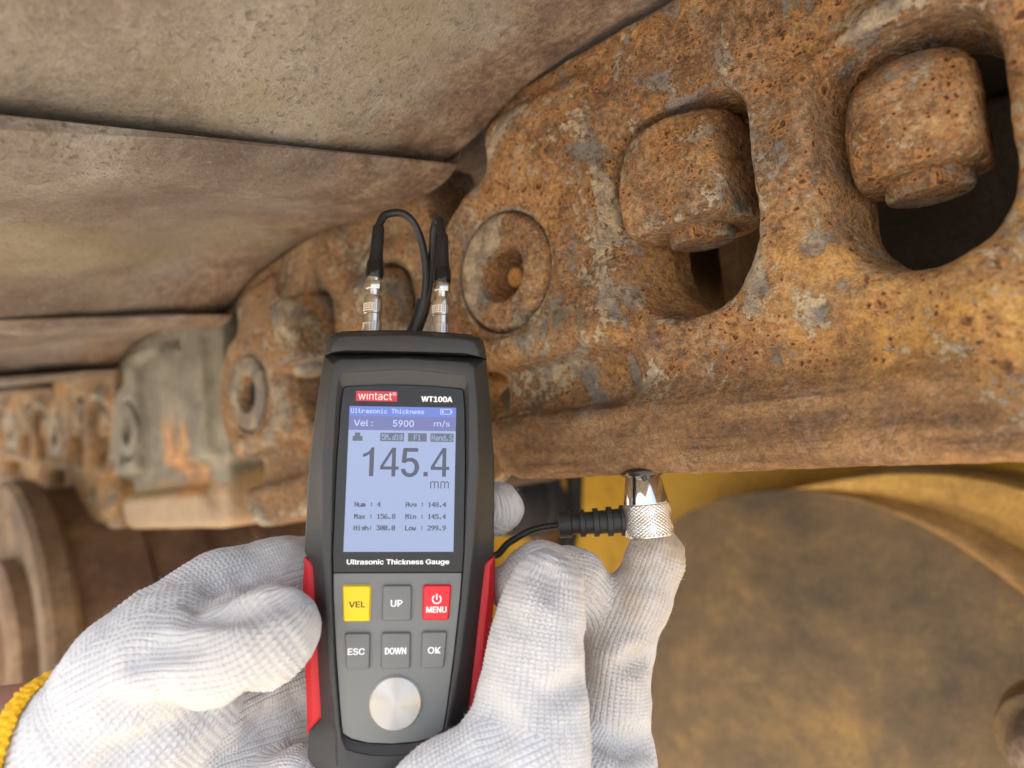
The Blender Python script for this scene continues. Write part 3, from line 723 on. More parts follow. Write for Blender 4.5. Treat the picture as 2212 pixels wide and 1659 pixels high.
def face(name, poly, z, mat, parent, **k): return add(name, mesh(name, [(x, y, z) for x, y in poly], [tuple(range(len(poly)))]), mat, parent, **k)
def rect(x0, x1, y0, y1): return [(x0, y0), (x1, y0), (x1, y1), (x0, y1)]
# front glass
def arc_top(pts): return pts
gpoly = [(-21.3, -31.2), (21.3, -31.2), (21.75, -25), (21.75, 5), (21.2, 24), (20.6, 30.4), (19.9, 31.1), (10, 31.95), (0, 32.15), (-10, 31.95), (-19.9, 31.1), (-20.6, 30.4), (-21.2, 24), (-21.75, 5), (-21.75, -25)]
glass = add('screen_glass', bevel(prism('screen_glass', gpoly, -1.4, 0), .12, 1, 30), M['glass'], gauge)
LZ = .02
face('display', rect(-18.3, 18.3, -24.5, 24.5), LZ, M['lcd'], glass)
face('title_bar', rect(-18.3, 18.3, 21.1, 24.5), LZ + .01, M['lcd_title'], glass)
face('velocity_bar', rect(-18.3, 18.3, 16.3, 21.1), LZ + .01, M['lcd_bar'], glass)
face('logo_panel', rect(-16.28, -2.2, 26.3, 29.78), LZ, M['logo'], glass)
for x0, x1 in ((-7.5, .6), (1.95, 8.36), (9.63, 17.6)): face('mode_tag', rect(x0, x1, 12.55, 15.45), LZ + .01, M['lcd_tag'], glass)

PX = {  # 5x7 dot letters, one number per row
 'U': (17, 17, 17, 17, 17, 17, 14), 'l': (12, 4, 4, 4, 4, 4, 14), 't': (8, 8, 28, 8, 8, 9, 6), 'r': (0, 0, 22, 25, 16, 16, 16), 'a': (0, 0, 14, 1, 15, 17, 15),
 's': (0, 0, 15, 16, 14, 1, 30), 'o': (0, 0, 14, 17, 17, 17, 14), 'n': (0, 0, 22, 25, 17, 17, 17), 'i': (4, 0, 12, 4, 4, 4, 14), 'c': (0, 0, 14, 16, 16, 17, 14),
 'T': (31, 4, 4, 4, 4, 4, 4), 'h': (16, 16, 22, 25, 17, 17, 17), 'k': (16, 16, 18, 20, 24, 20, 18), 'e': (0, 0, 14, 17, 31, 16, 14), 'N': (17, 17, 25, 21, 19, 17, 17),
 'u': (0, 0, 17, 17, 17, 19, 13), 'm': (0, 0, 26, 21, 21, 21, 21), ':': (0, 4, 4, 0, 4, 4, 0), 'M': (17, 27, 21, 21, 17, 17, 17), 'x': (0, 0, 17, 10, 4, 10, 17),
 'H': (17, 17, 17, 31, 17, 17, 17), 'g': (0, 0, 15, 17, 15, 1, 14), 'A': (14, 17, 17, 31, 17, 17, 17), 'v': (0, 0, 17, 17, 17, 10, 4), 'L': (16, 16, 16, 16, 16, 16, 31),
 'w': (0, 0, 17, 17, 21, 21, 10), '.': (0, 0, 0, 0, 0, 12, 12), 'd': (1, 1, 13, 19, 17, 17, 15), 'F': (31, 16, 16, 30, 16, 16, 16), 'S': (15, 16, 16, 14, 1, 1, 30), ' ': (0,) * 7,
 '0': (14, 17, 19, 21, 25, 17, 14), '1': (4, 12, 4, 4, 4, 4, 14), '2': (14, 17, 1, 2, 4, 8, 31), '3': (31, 2, 4, 2, 1, 17, 14), '4': (2, 6, 10, 18, 31, 2, 2),
 '5': (31, 16, 30, 1, 1, 17, 14), '6': (6, 8, 16, 30, 17, 17, 14), '8': (14, 17, 17, 14, 17, 17, 14), '9': (14, 17, 17, 15, 1, 2, 12)}
def dots(lines, z, fat=1.0):       # lines: (text, x0, x1, y0, y1)
    V, Fc = [], []
    for s, x0, x1, y0, y1 in lines:
        pw = (x1 - x0) / (len(s) * 6 - 1); ph = (y1 - y0) / 7
        for i, ch in enumerate(s):
            for r_, bits in enumerate(PX[ch]):
                c = 0
                while c < 5:
                    if bits >> (4 - c) & 1:
                        c2 = c
                        while c2 < 5 and bits >> (4 - c2) & 1: c2 += 1
                        xa = x0 + (i * 6 + c) * pw - .04 * fat; xb = x0 + (i * 6 + c2) * pw + .04 * fat; ya = y1 - (r_ + 1) * ph - .02; yb_ = y1 - r_ * ph + .02
                        o = len(V); V += [(xa, ya, z), (xb, ya, z), (xb, yb_, z), (xa, yb_, z)]; Fc.append((o, o + 1, o + 2, o + 3)); c = c2
                    else: c += 1
    return mesh('dots', V, Fc)
add('title_text', dots([('Ultrasonic Thickness', -17.8, 7.2, 22.1, 23.7)], LZ + .03), M['lcd_light'], glass)
rows = []
for y, a, b in ((-8.0, 'Num : 4', 'Avg : 148.4'), (-12.0, 'Max : 156.8', 'Min : 145.4'), (-15.8, 'High: 300.0', 'Low : 299.9')):
    rows.append((a, -15.2, -15.2 + 13.65 * (len(a) * 6 - 1) / 65, y - 1.65, y)); rows.append((b, 1.9, 15.5, y - 1.65, y))
add('readout_rows', dots(rows, LZ + .02, 2.2), M['lcd_text'], glass)
add('tag_text', dots([('5M.d10', -7.0, .1, 13.0, 15.0), ('F1', 4.0, 6.3, 13.0, 15.0), ('Hand.S', 10.1, 17.2, 13.0, 15.0)], LZ + .03), M['lcd_tagtext'], glass)
def txt(nm, s, x0, x1, y0, y1, z, mat, parent, bold=.012): return add(nm, fit_text(s, x0, x1, y0, y1, bold), mat, parent, T(0, 0, z))
add('reading_digit', mesh('one', [(x, y, LZ + .02) for x, y in ((-10.85, .6), (-9.35, .6), (-9.35, 10.4), (-10.3, 10.4), (-10.85, 9.3), (-11.9, 8.55), (-13.1, 8.1), (-13.1, 7.1), (-11.9, 7.45), (-10.85, 8.1))], [tuple(range(10))]), M['lcd_text'], glass)
def four(x0, x1, y0, y1):
    w, h = x1 - x0, y1 - y0; X = lambda t: x0 + w * t; Y = lambda t: y0 + h * t
    q = [[(X(.62), Y(0)), (X(.83), Y(0)), (X(.83), Y(1)), (X(.62), Y(1))], [(X(0), Y(.235)), (X(.62), Y(.235)), (X(.62), Y(.345)), (X(0), Y(.345))], [(X(.83), Y(.235)), (X(1), Y(.235)), (X(1), Y(.345)), (X(.83), Y(.345))], [(X(0), Y(.345)), (X(.18), Y(.345)), (X(.62), Y(.82)), (X(.62), Y(1))]]
    add('reading_digit', join_mesh('four', [([(a, b, LZ + .02) for a, b in p], [(0, 1, 2, 3)]) for p in q]), M['lcd_text'], glass)
four(-7.2, -.9, .6, 10.35)
txt('reading_digit', '5', .1, 5.8, .5, 10.2, LZ + .02, M['lcd_text'], glass, .005)
face('reading_point', rect(7.55, 9.0, .7, 2.2), LZ + .02, M['lcd_text'], glass)
four(10.0, 16.3, .6, 10.45)
txt('unit_text', 'mm', 9.95, 16.3, -3.35, -.9, LZ + .02, M['lcd_text'], glass, .0)
txt('velocity_text', 'Vel :', -16.6, -10.2, 17.65, 19.8, LZ + .03, M['lcd_light'], glass, .005)
txt('velocity_text', '5900', -3.3, 3.8, 17.6, 19.85, LZ + .03, M['lcd_light'], glass, .005)
txt('velocity_text', 'm/s', 10.7, 16.2, 17.6, 19.85, LZ + .03, M['lcd_light'], glass, .0)
bt = [([(x, y, LZ + .03) for x, y in r_], [(0, 1, 2, 3)]) for r_ in (rect(12.8, 16.6, 23.75, 24.0), rect(12.8, 16.6, 22.05, 22.3), rect(12.8, 13.05, 22.3, 23.75), rect(16.35, 16.6, 22.3, 23.75), rect(16.6, 17.0, 22.6, 23.4), rect(13.35, 13.95, 22.55, 23.5))]
add('battery_icon', join_mesh('battery_icon', bt), M['lcd_light'], glass)
pi = [([(x, y, LZ + .02) for x, y in r_], [(0, 1, 2, 3)]) for r_ in (rect(-16.8, -13.45, 12.55, 14.25), rect(-16.1, -14.3, 14.25, 15.4))]
add('probe_icon', join_mesh('probe_icon', pi), M['lcd_tag'], glass)
txt('logo_text', 'wıntact', -15.5, -4.0, 26.75, 29.3, LZ + .03, M['white'], glass, .0)
lt = []
for k in range(24):
    a, b = 2 * math.pi * k / 24, 2 * math.pi * (k + 1) / 24
    lt.append(([(-3.2 + .62 * math.cos(a), 28.9 + .62 * math.sin(a), LZ + .03), (-3.2 + .62 * math.cos(b), 28.9 + .62 * math.sin(b), LZ + .03), (-3.2 + .5 * math.cos(b), 28.9 + .5 * math.sin(b), LZ + .03), (-3.2 + .5 * math.cos(a), 28.9 + .5 * math.sin(a), LZ + .03)], [(3, 2, 1, 0)]))
add('registered_ring', join_mesh('registered_ring', lt), M['white'], glass)
txt('registered_letter', 'R', -3.45, -2.95, 28.6, 29.2, LZ + .03, M['white'], glass, .0)
txt('type_text', 'WT100A', 6.25, 16.8, 26.45, 28.3, LZ, M['white'], glass, .02)
txt('product_text', 'Ultrasonic Thickness Gauge', -16.95, 16.9, -29.0, -26.95, LZ, M['white'], glass, .012)

# keypad, keys, spun metal disc
kp = [(-21.2, -31.6), (-20.9, -31.45), (20.9, -31.45), (21.2, -31.6), (21.1, -34), (20.7, -40), (19.0, -58), (17.0, -75), (16.0, -81.4), (13.0, -83.1), (8, -84.4), (0, -84.9), (-8, -84.4), (-13, -83.1), (-16, -81.4), (-17, -75), (-19, -58), (-20.7, -40), (-21.1, -34)][::-1]
pad = add('keypad', bevel(prism('keypad', kp, -1.4, .25), .25, 2, 40), M['keypad'], gauge, smooth=40)
def key(poly, mat, parts_):
    # softly raised rubber key on a slightly larger base
    cx_ = sum(x for x, y in poly) / 4; cy_ = sum(y for x, y in poly) / 4
    base = [(cx_ + (x - cx_) * 1.07, cy_ + (y - cy_) * 1.06) for x, y in poly]
    bm = bmesh.new(); rings = []
    for pl, z in ((base, .2), (base, .45), (poly, .9), (poly, 1.5)): rings.append([bm.verts.new((x, y, z)) for x, y in pl])
    for a, b in zip(rings, rings[1:]):
        for i in range(4): bm.faces.new((a[i], a[(i + 1) % 4], b[(i + 1) % 4], b[i]))
    bm.faces.new(rings[-1]); ve = [e for e in bm.edges if abs(e.verts[0].co.z - e.verts[1].co.z) > .1]
    bmesh.ops.bevel(bm, geom=ve, offset=.7, segments=4, profile=.5, affect='EDGES')
    te = [e for e in bm.edges if min(e.verts[0].co.z, e.verts[1].co.z) > 1.49]
    bmesh.ops.bevel(bm, geom=te, offset=.3, segments=3, profile=.5, affect='EDGES')
    bmesh.ops.recalc_face_normals(bm, faces=bm.faces[:])
    me = bpy.data.meshes.new('key'); bm.to_mesh(me); bm.free()
    k = add('key', me, mat, gauge, smooth=35)
    for f_ in parts_: f_(k)
    return k
kt = lambda s, x0, x1, y0, y1, m='white': (lambda k: txt('lettering', s, x0, x1, y0, y1, 1.53, M[m], k, .012))
def ccw(p): return [p[3], p[2], p[1], p[0]]
tag(key(ccw([(-17.7, -35.4), (-8.95, -35.45), (-8.85, -46.35), (-16.95, -46.35)]), M['key_yellow'], [kt('VEL', -15.5, -10.3, -42.1, -40.3, 'ink')]), 'yellow VEL key')
tag(key(ccw([(-4.6, -35.4), (4.5, -35.4), (4.6, -46.3), (-4.5, -46.3)]), M['key'], [kt('UP', -1.9, 1.75, -42.0, -39.9)]), 'grey UP key')
def power(k):
    pts = []
    for i in range(29):
        a = R_(90 + 38 + (360 - 76) * i / 28); pts.append(a)
    qs = []
    for a, b in zip(pts, pts[1:]):
        qs.append(([(13.1 + r_ * math.cos(q), -39.7 + r_ * math.sin(q), 1.53) for r_, q in ((1.15, a), (1.15, b), (1.6, b), (1.6, a))], [(3, 2, 1, 0)]))
    qs.append(([(x, y, 1.53) for x, y in rect(12.88, 13.32, -39.9, -37.9)], [(0, 1, 2, 3)]))
    add('power_symbol', join_mesh('power_symbol', qs), M['white'], k)
tag(key(ccw([(8.75, -35.4), (17.6, -35.4), (17.0, -46.25), (8.75, -46.2)]), M['key_red'], [kt('MENU', 9.8, 16.3, -44.0, -42.1), power]), 'red MENU power key')
tag(key(ccw([(-16.4, -50.5), (-8.5, -50.5), (-8.35, -61.4), (-15.4, -61.4)]), M['key'], [kt('ESC', -15.2, -9.95, -57, -55)]), 'grey ESC key')
tag(key(ccw([(-4.5, -50.5), (4.6, -50.5), (4.7, -61.4), (-4.3, -61.4)]), M['key'], [kt('DOWN', -3.3, 3.45, -57, -54.95)]), 'grey DOWN key')
tag(key(ccw([(8.65, -50.3), (16.6, -50.3), (15.7, -61.4), (8.65, -61.4)]), M['key'], [kt('OK', 10.65, 14.7, -56.95, -54.9)]), 'grey OK key')
add('metal_disc', lathe('metal_disc', [(.01, .45), (7.9, .45), (8.05, .4), (8.55, -.35), (8.6, -.6), (8.6, -1.2)], 96), M['dial'], gauge, T(.55, -72.35, .95), smooth=25)

# ------------------------------------------------------------------ probe lead with two plugs
lead = empty('probe_lead', label='thin black twin cable with two silver plugs in the top of the gauge', cat='cable')
def plug(px, top, hexnut):
    m = GM @ T(px, 0, -14) @ Matrix.Rotation(R_(-90), 4, 'X')           # local z -> gauge y (axis up)
    o = add('plug', lathe('plug', [(2.6, 74.6), (2.8, 74.4), (2.8, 71.8), (2.5, 69.6), (2.4, 67.7), (3.2, 67.4), (3.35, 66.8), (3.4, 65.4), (3.4, 60.6), (3.25, 60.4), (3.25, 57.6), (3.4, 57.4), (3.4, 52.6)], 48), M['nickel'], lead, m, smooth=30)
    o.matrix_local = GM @ T(px, 0, -14) @ Matrix(((1, 0, 0, 0), (0, 0, 1, 0), (0, -1, 0, 0), (0, 0, 0, 1)))
    hx = [(3.35 * math.cos(R_(60 * i + 18)), 3.35 * math.sin(R_(60 * i + 18))) for i in range(6)]
    add('hex_nut', bevel(prism('hex_nut', hx, 69.9, 73.2), .25, 2, 30), M['nickel'], o, smooth=30)
    for z0, z1 in ((61.3, 64.6), (54.0, 57.2)):
        n, rows_ = 44, 9; V, Fc = [], []
        for j in range(rows_):
            for i in range(n):
                r_ = 3.42 + (.14 if (i % 2 and j % 2) else 0) - (.05 if (i % 2 == 0 or j % 2 == 0) else 0); a = 2 * math.pi * i / n
                V.append((r_ * math.cos(a), r_ * math.sin(a), z0 + (z1 - z0) * j / (rows_ - 1)))
        for j in range(rows_ - 1):
            for i in range(n): Fc.append((j * n + i, j * n + (i + 1) % n, (j + 1) * n + (i + 1) % n, (j + 1) * n + i))
        add('knurled_band', mesh('knurled_band', V, Fc), M['nickel'], o)
    return o
p1 = plug(-13.4, 0, True); p2 = plug(12.0, 0, True)
def boot(base, tip, p):
    a, b = np.array(base, float), np.array(tip, float); path = [a + (b - a) * t for t in (0, .04, .12, .22, .30, .36, .44, .55, .75, .97, 1.0)]
    o = add('heat_shrink', tube('heat_shrink', [G(*q) for q in path], [.0029, .0032, .0033, .0032, .0031, .0028, .0026, .0025, .0024, .0023, .0020], 28), M['rubber'], lead, smooth=50)
    o2 = add('glossy_sleeve', tube('glossy_sleeve', [G(*(a + (b - a) * t)) for t in (.01, .05, .12, .22, .30, .345)], [.00305, .00335, .00345, .00335, .00322, .0028], 28), M['boot_gloss'], lead, smooth=60)
    o.name = 'heat_shrink'
boot((-13.35, 74.2, -14), (-12.55, 95.4, -15), p1); boot((12.1, 72.6, -14), (11.7, 93.0, -15), p2)
add('strand', tube('strand', catmull([G(-12.6, 93, -15), G(-12.2, 96.6, -15.2), G(-10.2, 100.4, -16), G(-5.0, 102.3, -18), G(-.9, 100.6, -20), G(2.2, 96, -22), G(4.6, 88, -24), G(5.4, 80, -26), G(4.9, 72, -28), G(3.6, 64, -30)], 10), .00155), M['rubber'], lead, smooth=60)
add('strand', tube('strand', catmull([G(11.7, 91, -15), G(11.3, 96, -15.5), G(10.3, 99.8, -17.5), G(9.0, 100.2, -20.5), G(8.0, 97, -23.5), G(7.6, 90, -26), G(7.0, 80, -27.5), G(6.0, 72, -28.5), G(4.6, 65, -30)], 10), .00155), M['rubber'], lead, smooth=60)
add('joint_sleeve', tube('joint_sleeve', catmull([G(4.9, 70.5, -29), G(3.4, 65, -30), G(.6, 57, -31), G(-3.4, 48, -32), G(-7, 36, -33)], 10), .0030, 24), M['rubber'], lead, smooth=60)
add('cord', tube('cord', catmull([G(-7, 37, -33), G(-6, 15, -36), G(4, -5, -38), G(18, -19, -35), P(1060, 1200, .262), P(1100, 1172, .266), P(1150, 1145, .268), P(1205, 1134, .268)], 12), .0014), M['rubber'], lead, smooth=60)

# ------------------------------------------------------------------ the probe
PB, PT = P(1404, 1158, .262), P(1388, 1024, .2655)
pz = (PT - PB); plen = np.linalg.norm(pz); pz /= plen; px_ = np.cross([0, 1, 0], pz); px_ /= np.linalg.norm(px_); py_ = np.cross(pz, px_)
probe = empty('ultrasonic_probe', frame_mat(np.array([px_, py_, pz]), PB), label='silver knurled probe pressed up against the underside of the rusty link', cat='probe')
RK = .0093; HK = .0128
n, m = 120, 40; V, Fc = [], []
for j in range(m):
    for i in range(n):
        z = HK * j / (m - 1); a = 2 * math.pi * i / n; q1 = (a * 32 / (2 * math.pi) + z / .00125) % 1.0; q2_ = (a * 32 / (2 * math.pi) - z / .00125) % 1.0
        kn = min(abs(q1 - .5) * 2, 1) + min(abs(q2_ - .5) * 2, 1); r_ = RK - .00034 + .00028 * (2 - kn) if 1 < j < m - 2 else RK - .0003
        V.append((r_ * math.cos(a), r_ * math.sin(a), z))
for j in range(m - 1):
    for i in range(n): Fc.append((j * n + i, j * n + (i + 1) % n, (j + 1) * n + (i + 1) % n, (j + 1) * n + i))
Fc.append(tuple(reversed(range(n)))); Fc.append(tuple(range((m - 1) * n, m * n)))
add('knurled_sleeve', mesh('knurled_sleeve', V, Fc), M['knurl'], probe)
add('tip_cone', lathe('tip_cone', [(.0001, plen - .0002), (.0064, plen - .0002), (.0068, plen - .0008), (.0086, HK + .0004), (.0086, HK - .001)], 64), M['steel'], probe, smooth=30)
gv, gq = surf(lambda A, B, C: smin(np.sqrt(A * A + B * B * .8 + ((C - 1.2) * 3.2) ** 2) - 8.8 - .5 * np.sin(3 * np.arctan2(B, A) + 1), caps(A, B, C, (-1.5, -6.5, 0), (-.6, -7.2, -1.6), 1.0), 1.2), (-10, -10, -4), (10, 10, 4), .35)
add('couplant_gel', mesh_np('couplant_gel', gv / 1000, gq), M['gel'], probe, T(0, 0, plen - .0004))
sr = [P(1352, 1124, .2665), P(1205, 1134, .268)]
def along(t): return sr[0] + (sr[1] - sr[0]) * t
pth, rad = [], []
for i in range(5):
    t0 = i * .2; w = .0054 - .0008 * i / 4
    for dt, rr in ((0, .0), (.004, .0006), (.075, .0006), (.08, -.0006), (.19, -.0006)):
        if i == 4 and dt > .08: continue
        pth.append(along(min(1, t0 + dt * (1 if i < 4 else 2.4)))); rad.append(w + rr)
pth.append(along(1.004)); rad.append(.002)
rel = add('strain_relief', tube('strain_relief', pth, rad, 32), M['boot'], probe, smooth=35)
rel.matrix_parent_inverse = probe.matrix_world.inverted()

# ------------------------------------------------------------------ gloved hands
class Hand:
    def __init__(s): s.ch = []; s.k = .007; s.groove = []; s.creases = []; s.cut = None
    def chain(s, pts, soil=(0, 0)):       # pts: (u, v, depth, radius m)
        p = np.array([P(u, v, y) for u, v, y, r in pts]); r = np.array([q[3] for q in pts]); s.ch.append((p, r, soil))
    def crease(s, pts, r, sink=.35):      # (u, v) pixels; each is dropped onto the surface seen there
        out = []
        for u, v in pts:
            Y = np.arange(.15, .30, .0006); q = np.array([P(u, v, y) for y in Y]); d = s.sdf(q[:, 0], q[:, 1], q[:, 2]); k = np.where(d < 0)[0]
            if len(k): out.append(P(u, v, Y[k[0]] - r * sink))
        if len(out) > 1: s.creases.append((np.array(out), r))
    @staticmethod
    def cone(X, Y, Z, p, q, ra, rb):
        d = q - p; L = d @ d; t = np.clip(((X - p[0]) * d[0] + (Y - p[1]) * d[1] + (Z - p[2]) * d[2]) / L, 0, 1)
        return np.sqrt((X - p[0] - t * d[0]) ** 2 + (Y - p[1] - t * d[1]) ** 2 + (Z - p[2] - t * d[2]) ** 2) - (ra + (rb - ra) * t)
    def sdf(s, X, Y, Z):
        d = None
        for p, r, _ in s.ch:
            c = None
            for i in range(len(p) - 1):
                e = s.cone(X, Y, Z, p[i], p[i + 1], r[i], r[i + 1]); c = e if c is None else smin(c, e, .006)
            d = c if d is None else smin(d, c, s.k)
        for p, r in s.groove:
            for i in range(len(p) - 1):
                d = smax(d, -s.cone(X, Y, Z, p[i], p[i + 1], r, r), .006)
        if s.cut is not None:
            o, n = s.cut; d = smax(d, (X - o[0]) * n[0] + (Y - o[1]) * n[1] + (Z - o[2]) * n[2], .003)
        return smax(d, (ZC - .150) - Z, .002)           # ends below the picture
    def build(s, name, h, parent, lo=None, hi=None):
        s.groove = s.creases
        allp = np.concatenate([c[0] for c in s.ch]); R = max(c[1].max() for c in s.ch) + .004
        lo_ = allp.min(0) - R; hi_ = allp.max(0) + R; lo_[2] = max(lo_[2], ZC - .153)
        if lo is not None: lo_ = np.maximum(lo_, lo)
        if hi is not None: hi_ = np.minimum(hi_, hi)
        v, q = surf(s.sdf, lo_, hi_, h); v = v.astype(np.float64)
        v = roughen(v, q, [(70, .0009), (210, .0005)])
        # split each quad 3 x 3 and push the stitches out as real relief
        nv, K = len(v), 3; nrm0 = vnormals(v, q); tt = np.arange(K + 1) / K
        A, B_, C_, D = (v[q[:, i]] for i in range(4))
        S_, T_ = np.meshgrid(tt, tt, indexing='ij'); S_ = S_.ravel()[None, :, None]; T_ = T_.ravel()[None, :, None]
        def bil(a, b, c, d): return a[:, None] * (1 - S_) * (1 - T_) + b[:, None] * S_ * (1 - T_) + c[:, None] * S_ * T_ + d[:, None] * (1 - S_) * T_
        pts = bil(A, B_, C_, D).reshape(-1, 3); nn = bil(*(nrm0[q[:, i]] for i in range(4))).reshape(-1, 3)
        key = np.round(pts / 2e-6).astype(np.int64); key = (key[:, 0] * 2097152 + key[:, 1]) * 2097152 + key[:, 2]
        _, first, inv = np.unique(key, return_index=True, return_inverse=True); inv = inv.ravel()
        pts = pts[first]; nn = nn[first]; nn /= np.linalg.norm(nn, axis=1)[:, None]
        g_ = inv.reshape(len(q), K + 1, K + 1)
        fq = np.stack([g_[:, :-1, :-1], g_[:, 1:, :-1], g_[:, 1:, 1:], g_[:, :-1, 1:]], -1).reshape(-1, 4)
        # round the facets off with a few smoothing passes on the fine mesh
        e0 = np.concatenate([fq[:, 0], fq[:, 1], fq[:, 2], fq[:, 3]]); e1 = np.concatenate([fq[:, 1], fq[:, 2], fq[:, 3], fq[:, 0]])
        deg = np.bincount(e0, minlength=len(pts)) + np.bincount(e1, minlength=len(pts))
        for _ in range(4):
            acc = np.stack([np.bincount(e0, pts[e1, i], len(pts)) + np.bincount(e1, pts[e0, i], len(pts)) for i in range(3)], 1)
            pts = pts * .35 + acc / deg[:, None] * .65
        nn = vnormals(pts, fq)
        qc = v[q].mean(1); qb = np.full(len(q), 1e9); qi = np.zeros(len(q), int)
        for ci, (p, r, so) in enumerate(s.ch):
            for i in range(len(p) - 1):
                dd_ = s.cone(qc[:, 0], qc[:, 1], qc[:, 2], p[i], p[i + 1], r[i], r[i + 1]); m_ = dd_ < qb; qb[m_] = dd_[m_]; qi[m_] = ci
        vid = np.zeros(len(pts), int); vid[fq.ravel()] = np.repeat(qi, K * K * 4)
        uu = np.zeros(len(pts)); vv = np.zeros(len(pts)); soil = np.zeros(len(pts))
        for ci, (p, r, so) in enumerate(s.ch):
            ix = np.where(vid == ci)[0]; X_ = pts[ix]; best = np.full(len(ix), 1e9); u1 = np.zeros(len(ix)); v1 = np.zeros(len(ix))
            if not len(ix): continue
            rm = float(np.mean(r)); p4 = np.array(catmull(np.concatenate([p, r[:, None]], 1), 6)); p, r = p4[:, :3], p4[:, 3]
            path, Tn, Un = frames(list(p)); L = np.concatenate([[0], np.cumsum(np.linalg.norm(np.diff(p, axis=0), axis=1))])
            lo_d = np.full(len(ix), 1e9)
            for i in range(len(p) - 1): lo_d = np.minimum(lo_d, s.cone(X_[:, 0], X_[:, 1], X_[:, 2], p[i], p[i + 1], r[i], r[i + 1]))
            sw = np.zeros(len(ix)); sl = np.zeros(len(ix)); sc_ = np.zeros(len(ix)); ss = np.zeros(len(ix))
            for i in range(len(p) - 1):
                d = p[i + 1] - p[i]; ln_ = np.linalg.norm(d); t_ = ((X_ - p[i]) @ d) / (d @ d); tc = np.clip(t_, 0, 1); w = X_ - p[i] - tc[:, None] * d
                dist = np.linalg.norm(w, axis=1) - (r[i] + (r[i + 1] - r[i]) * tc); wg = np.exp(-(dist - lo_d) / .0016)
                dn = d / ln_; U = Un[i] - dn * (Un[i] @ dn); U /= np.linalg.norm(U); W = np.cross(dn, U); wt = X_ - p[i] - t_[:, None] * d
                ln = L[i] + np.clip(t_, -9 if i == 0 else -2, 9 if i == len(p) - 2 else 3) * ln_
                an = np.arctan2(wt @ W, wt @ U); sw += wg; sl += wg * ln; sc_ += wg * np.cos(an); ss += wg * np.sin(an)
            u1 = sl / sw * 1000; v1 = np.arctan2(ss, sc_) * rm * 1000
            uu[ix] = u1; vv[ix] = v1; soil[ix] = so[0] + (so[1] - so[0]) * np.clip(u1 / 1000 / L[-1], 0, 1) ** 1.5
        x3 = pts * 1000
        wob = .25 * np.sin(x3[:, 0] * .13 + 1.3 * np.sin(x3[:, 2] * .11)) + .2 * np.sin(x3[:, 2] * .17 + x3[:, 1] * .12)
        fx = (vv / 1.85 + wob * .2) % 1.0 - .5; ab = np.abs(fx); fy = (uu / 1.25 + ab * 1.0) % 1.0
        colp = np.clip(1 - (np.abs(ab - .19) / .31) ** 2.5, 0, 1); row = .5 + .5 * np.cos(fy * 2 * math.pi)
        hk = colp * (.66 + .34 * row)
        pts = pts + nn * ((hk - .4) * .00098)[:, None]
        me = mesh_np(name, pts, fq)
        at = me.attributes.new('soil', 'FLOAT', 'POINT'); at.data.foreach_set('value', soil.astype(np.float32))
        o = add('glove', me, M['knit'], parent)
        # loose cotton fibres standing off the knit
        nrm = vnormals(v, q); nf = int(len(q) * .13); pick = RNG.choice(len(v), nf)
        V, Fc = [], []
        for i in pick:
            p0 = v[i]; d0 = nrm[i] * .7 + RNG.normal(0, .55, 3); d0 /= np.linalg.norm(d0); d1 = d0 + RNG.normal(0, .8, 3); d1 /= np.linalg.norm(d1)
            l = RNG.uniform(.0008, .0030); sd_ = np.cross(d0, RNG.normal(0, 1, 3)); sd_ *= .000028 / np.linalg.norm(sd_)
            a = p0 + d0 * l * .5; b = a + d1 * l * .5; n0 = len(V)
            V += [p0 - sd_, p0 + sd_, a + sd_, a - sd_, b]; Fc += [(n0, n0 + 1, n0 + 2, n0 + 3), (n0 + 3, n0 + 2, n0 + 4)]
        add('fuzz', mesh('fuzz', V, Fc), M['fuzz'], parent, kind='stuff')
        return o

hl = empty('gloved_hand', label='white knit glove with yellow cuff gripping the gauge from the left', cat='gloved hand')
H = Hand(); H.k = .0085
axd = np.array([-.95, .19, -.24]); axd /= np.linalg.norm(axd); cc = P(158, 1640, .214)       # cuff centre, direction of the forearm
H.chain([(-60, 1690, .222, .0250), (158, 1640, .214, .0248), (225, 1595, .216, .0246), (300, 1535, .220, .0240), (360, 1490, .225, .0220)])
H.chain([(290, 1480, .224, .0180), (360, 1395, .230, .0190), (480, 1308, .243, .0180), (600, 1262, .256, .0162), (740, 1215, .267, .0125), (900, 1165, .269, .0105), (1068, 1102, .267, .0088), (1078, 1096, .267, .0085)], (0, .25))
H.chain([(270, 1470, .209, .0140), (340, 1436, .207, .0130), (470, 1420, .2055, .0120), (540, 1400, .2065, .0126), (580, 1368, .209, .0126), (598, 1354, .2105, .0122)], (0, .35))
H.chain([(290, 1450, .216, .0180), (390, 1390, .220, .0160), (500, 1362, .225, .0125), (580, 1340, .229, .0105)], (0, .1))
H.chain([(330, 1590, .228, .0195), (420, 1560, .238, .0195), (560, 1500, .252, .0155), (720, 1440, .264, .0125), (860, 1400, .266, .010)], (.1, .2))
H.chain([(320, 1700, .228, .0200), (400, 1660, .236, .020), (560, 1610, .250, .016), (720, 1560, .262, .013), (860, 1530, .264, .010)], (.15, .3))
H.chain([(250, 1790, .222, .02), (450, 1760, .232, .016), (580, 1725, .232, .0125), (645, 1698, .226, .0120)], (0, .2))
H.crease([(430, 1330), (490, 1318), (560, 1306), (620, 1290)], .003, .5)
H.crease([(250, 1530), (350, 1545), (450, 1535), (560, 1500)], .0028)
H.crease([(640, 1530), (570, 1570), (500, 1640), (440, 1700)], .0035)
H.crease([(400, 1570), (330, 1600), (260, 1640), (200, 1690)], .003)
H.crease([(520, 1240), (470, 1262), (430, 1300)], .0025)
H.crease([(300, 1420), (350, 1400), (420, 1395)], .002)
H.cut = (cc, axd)
H.build('glove', .00107, hl)
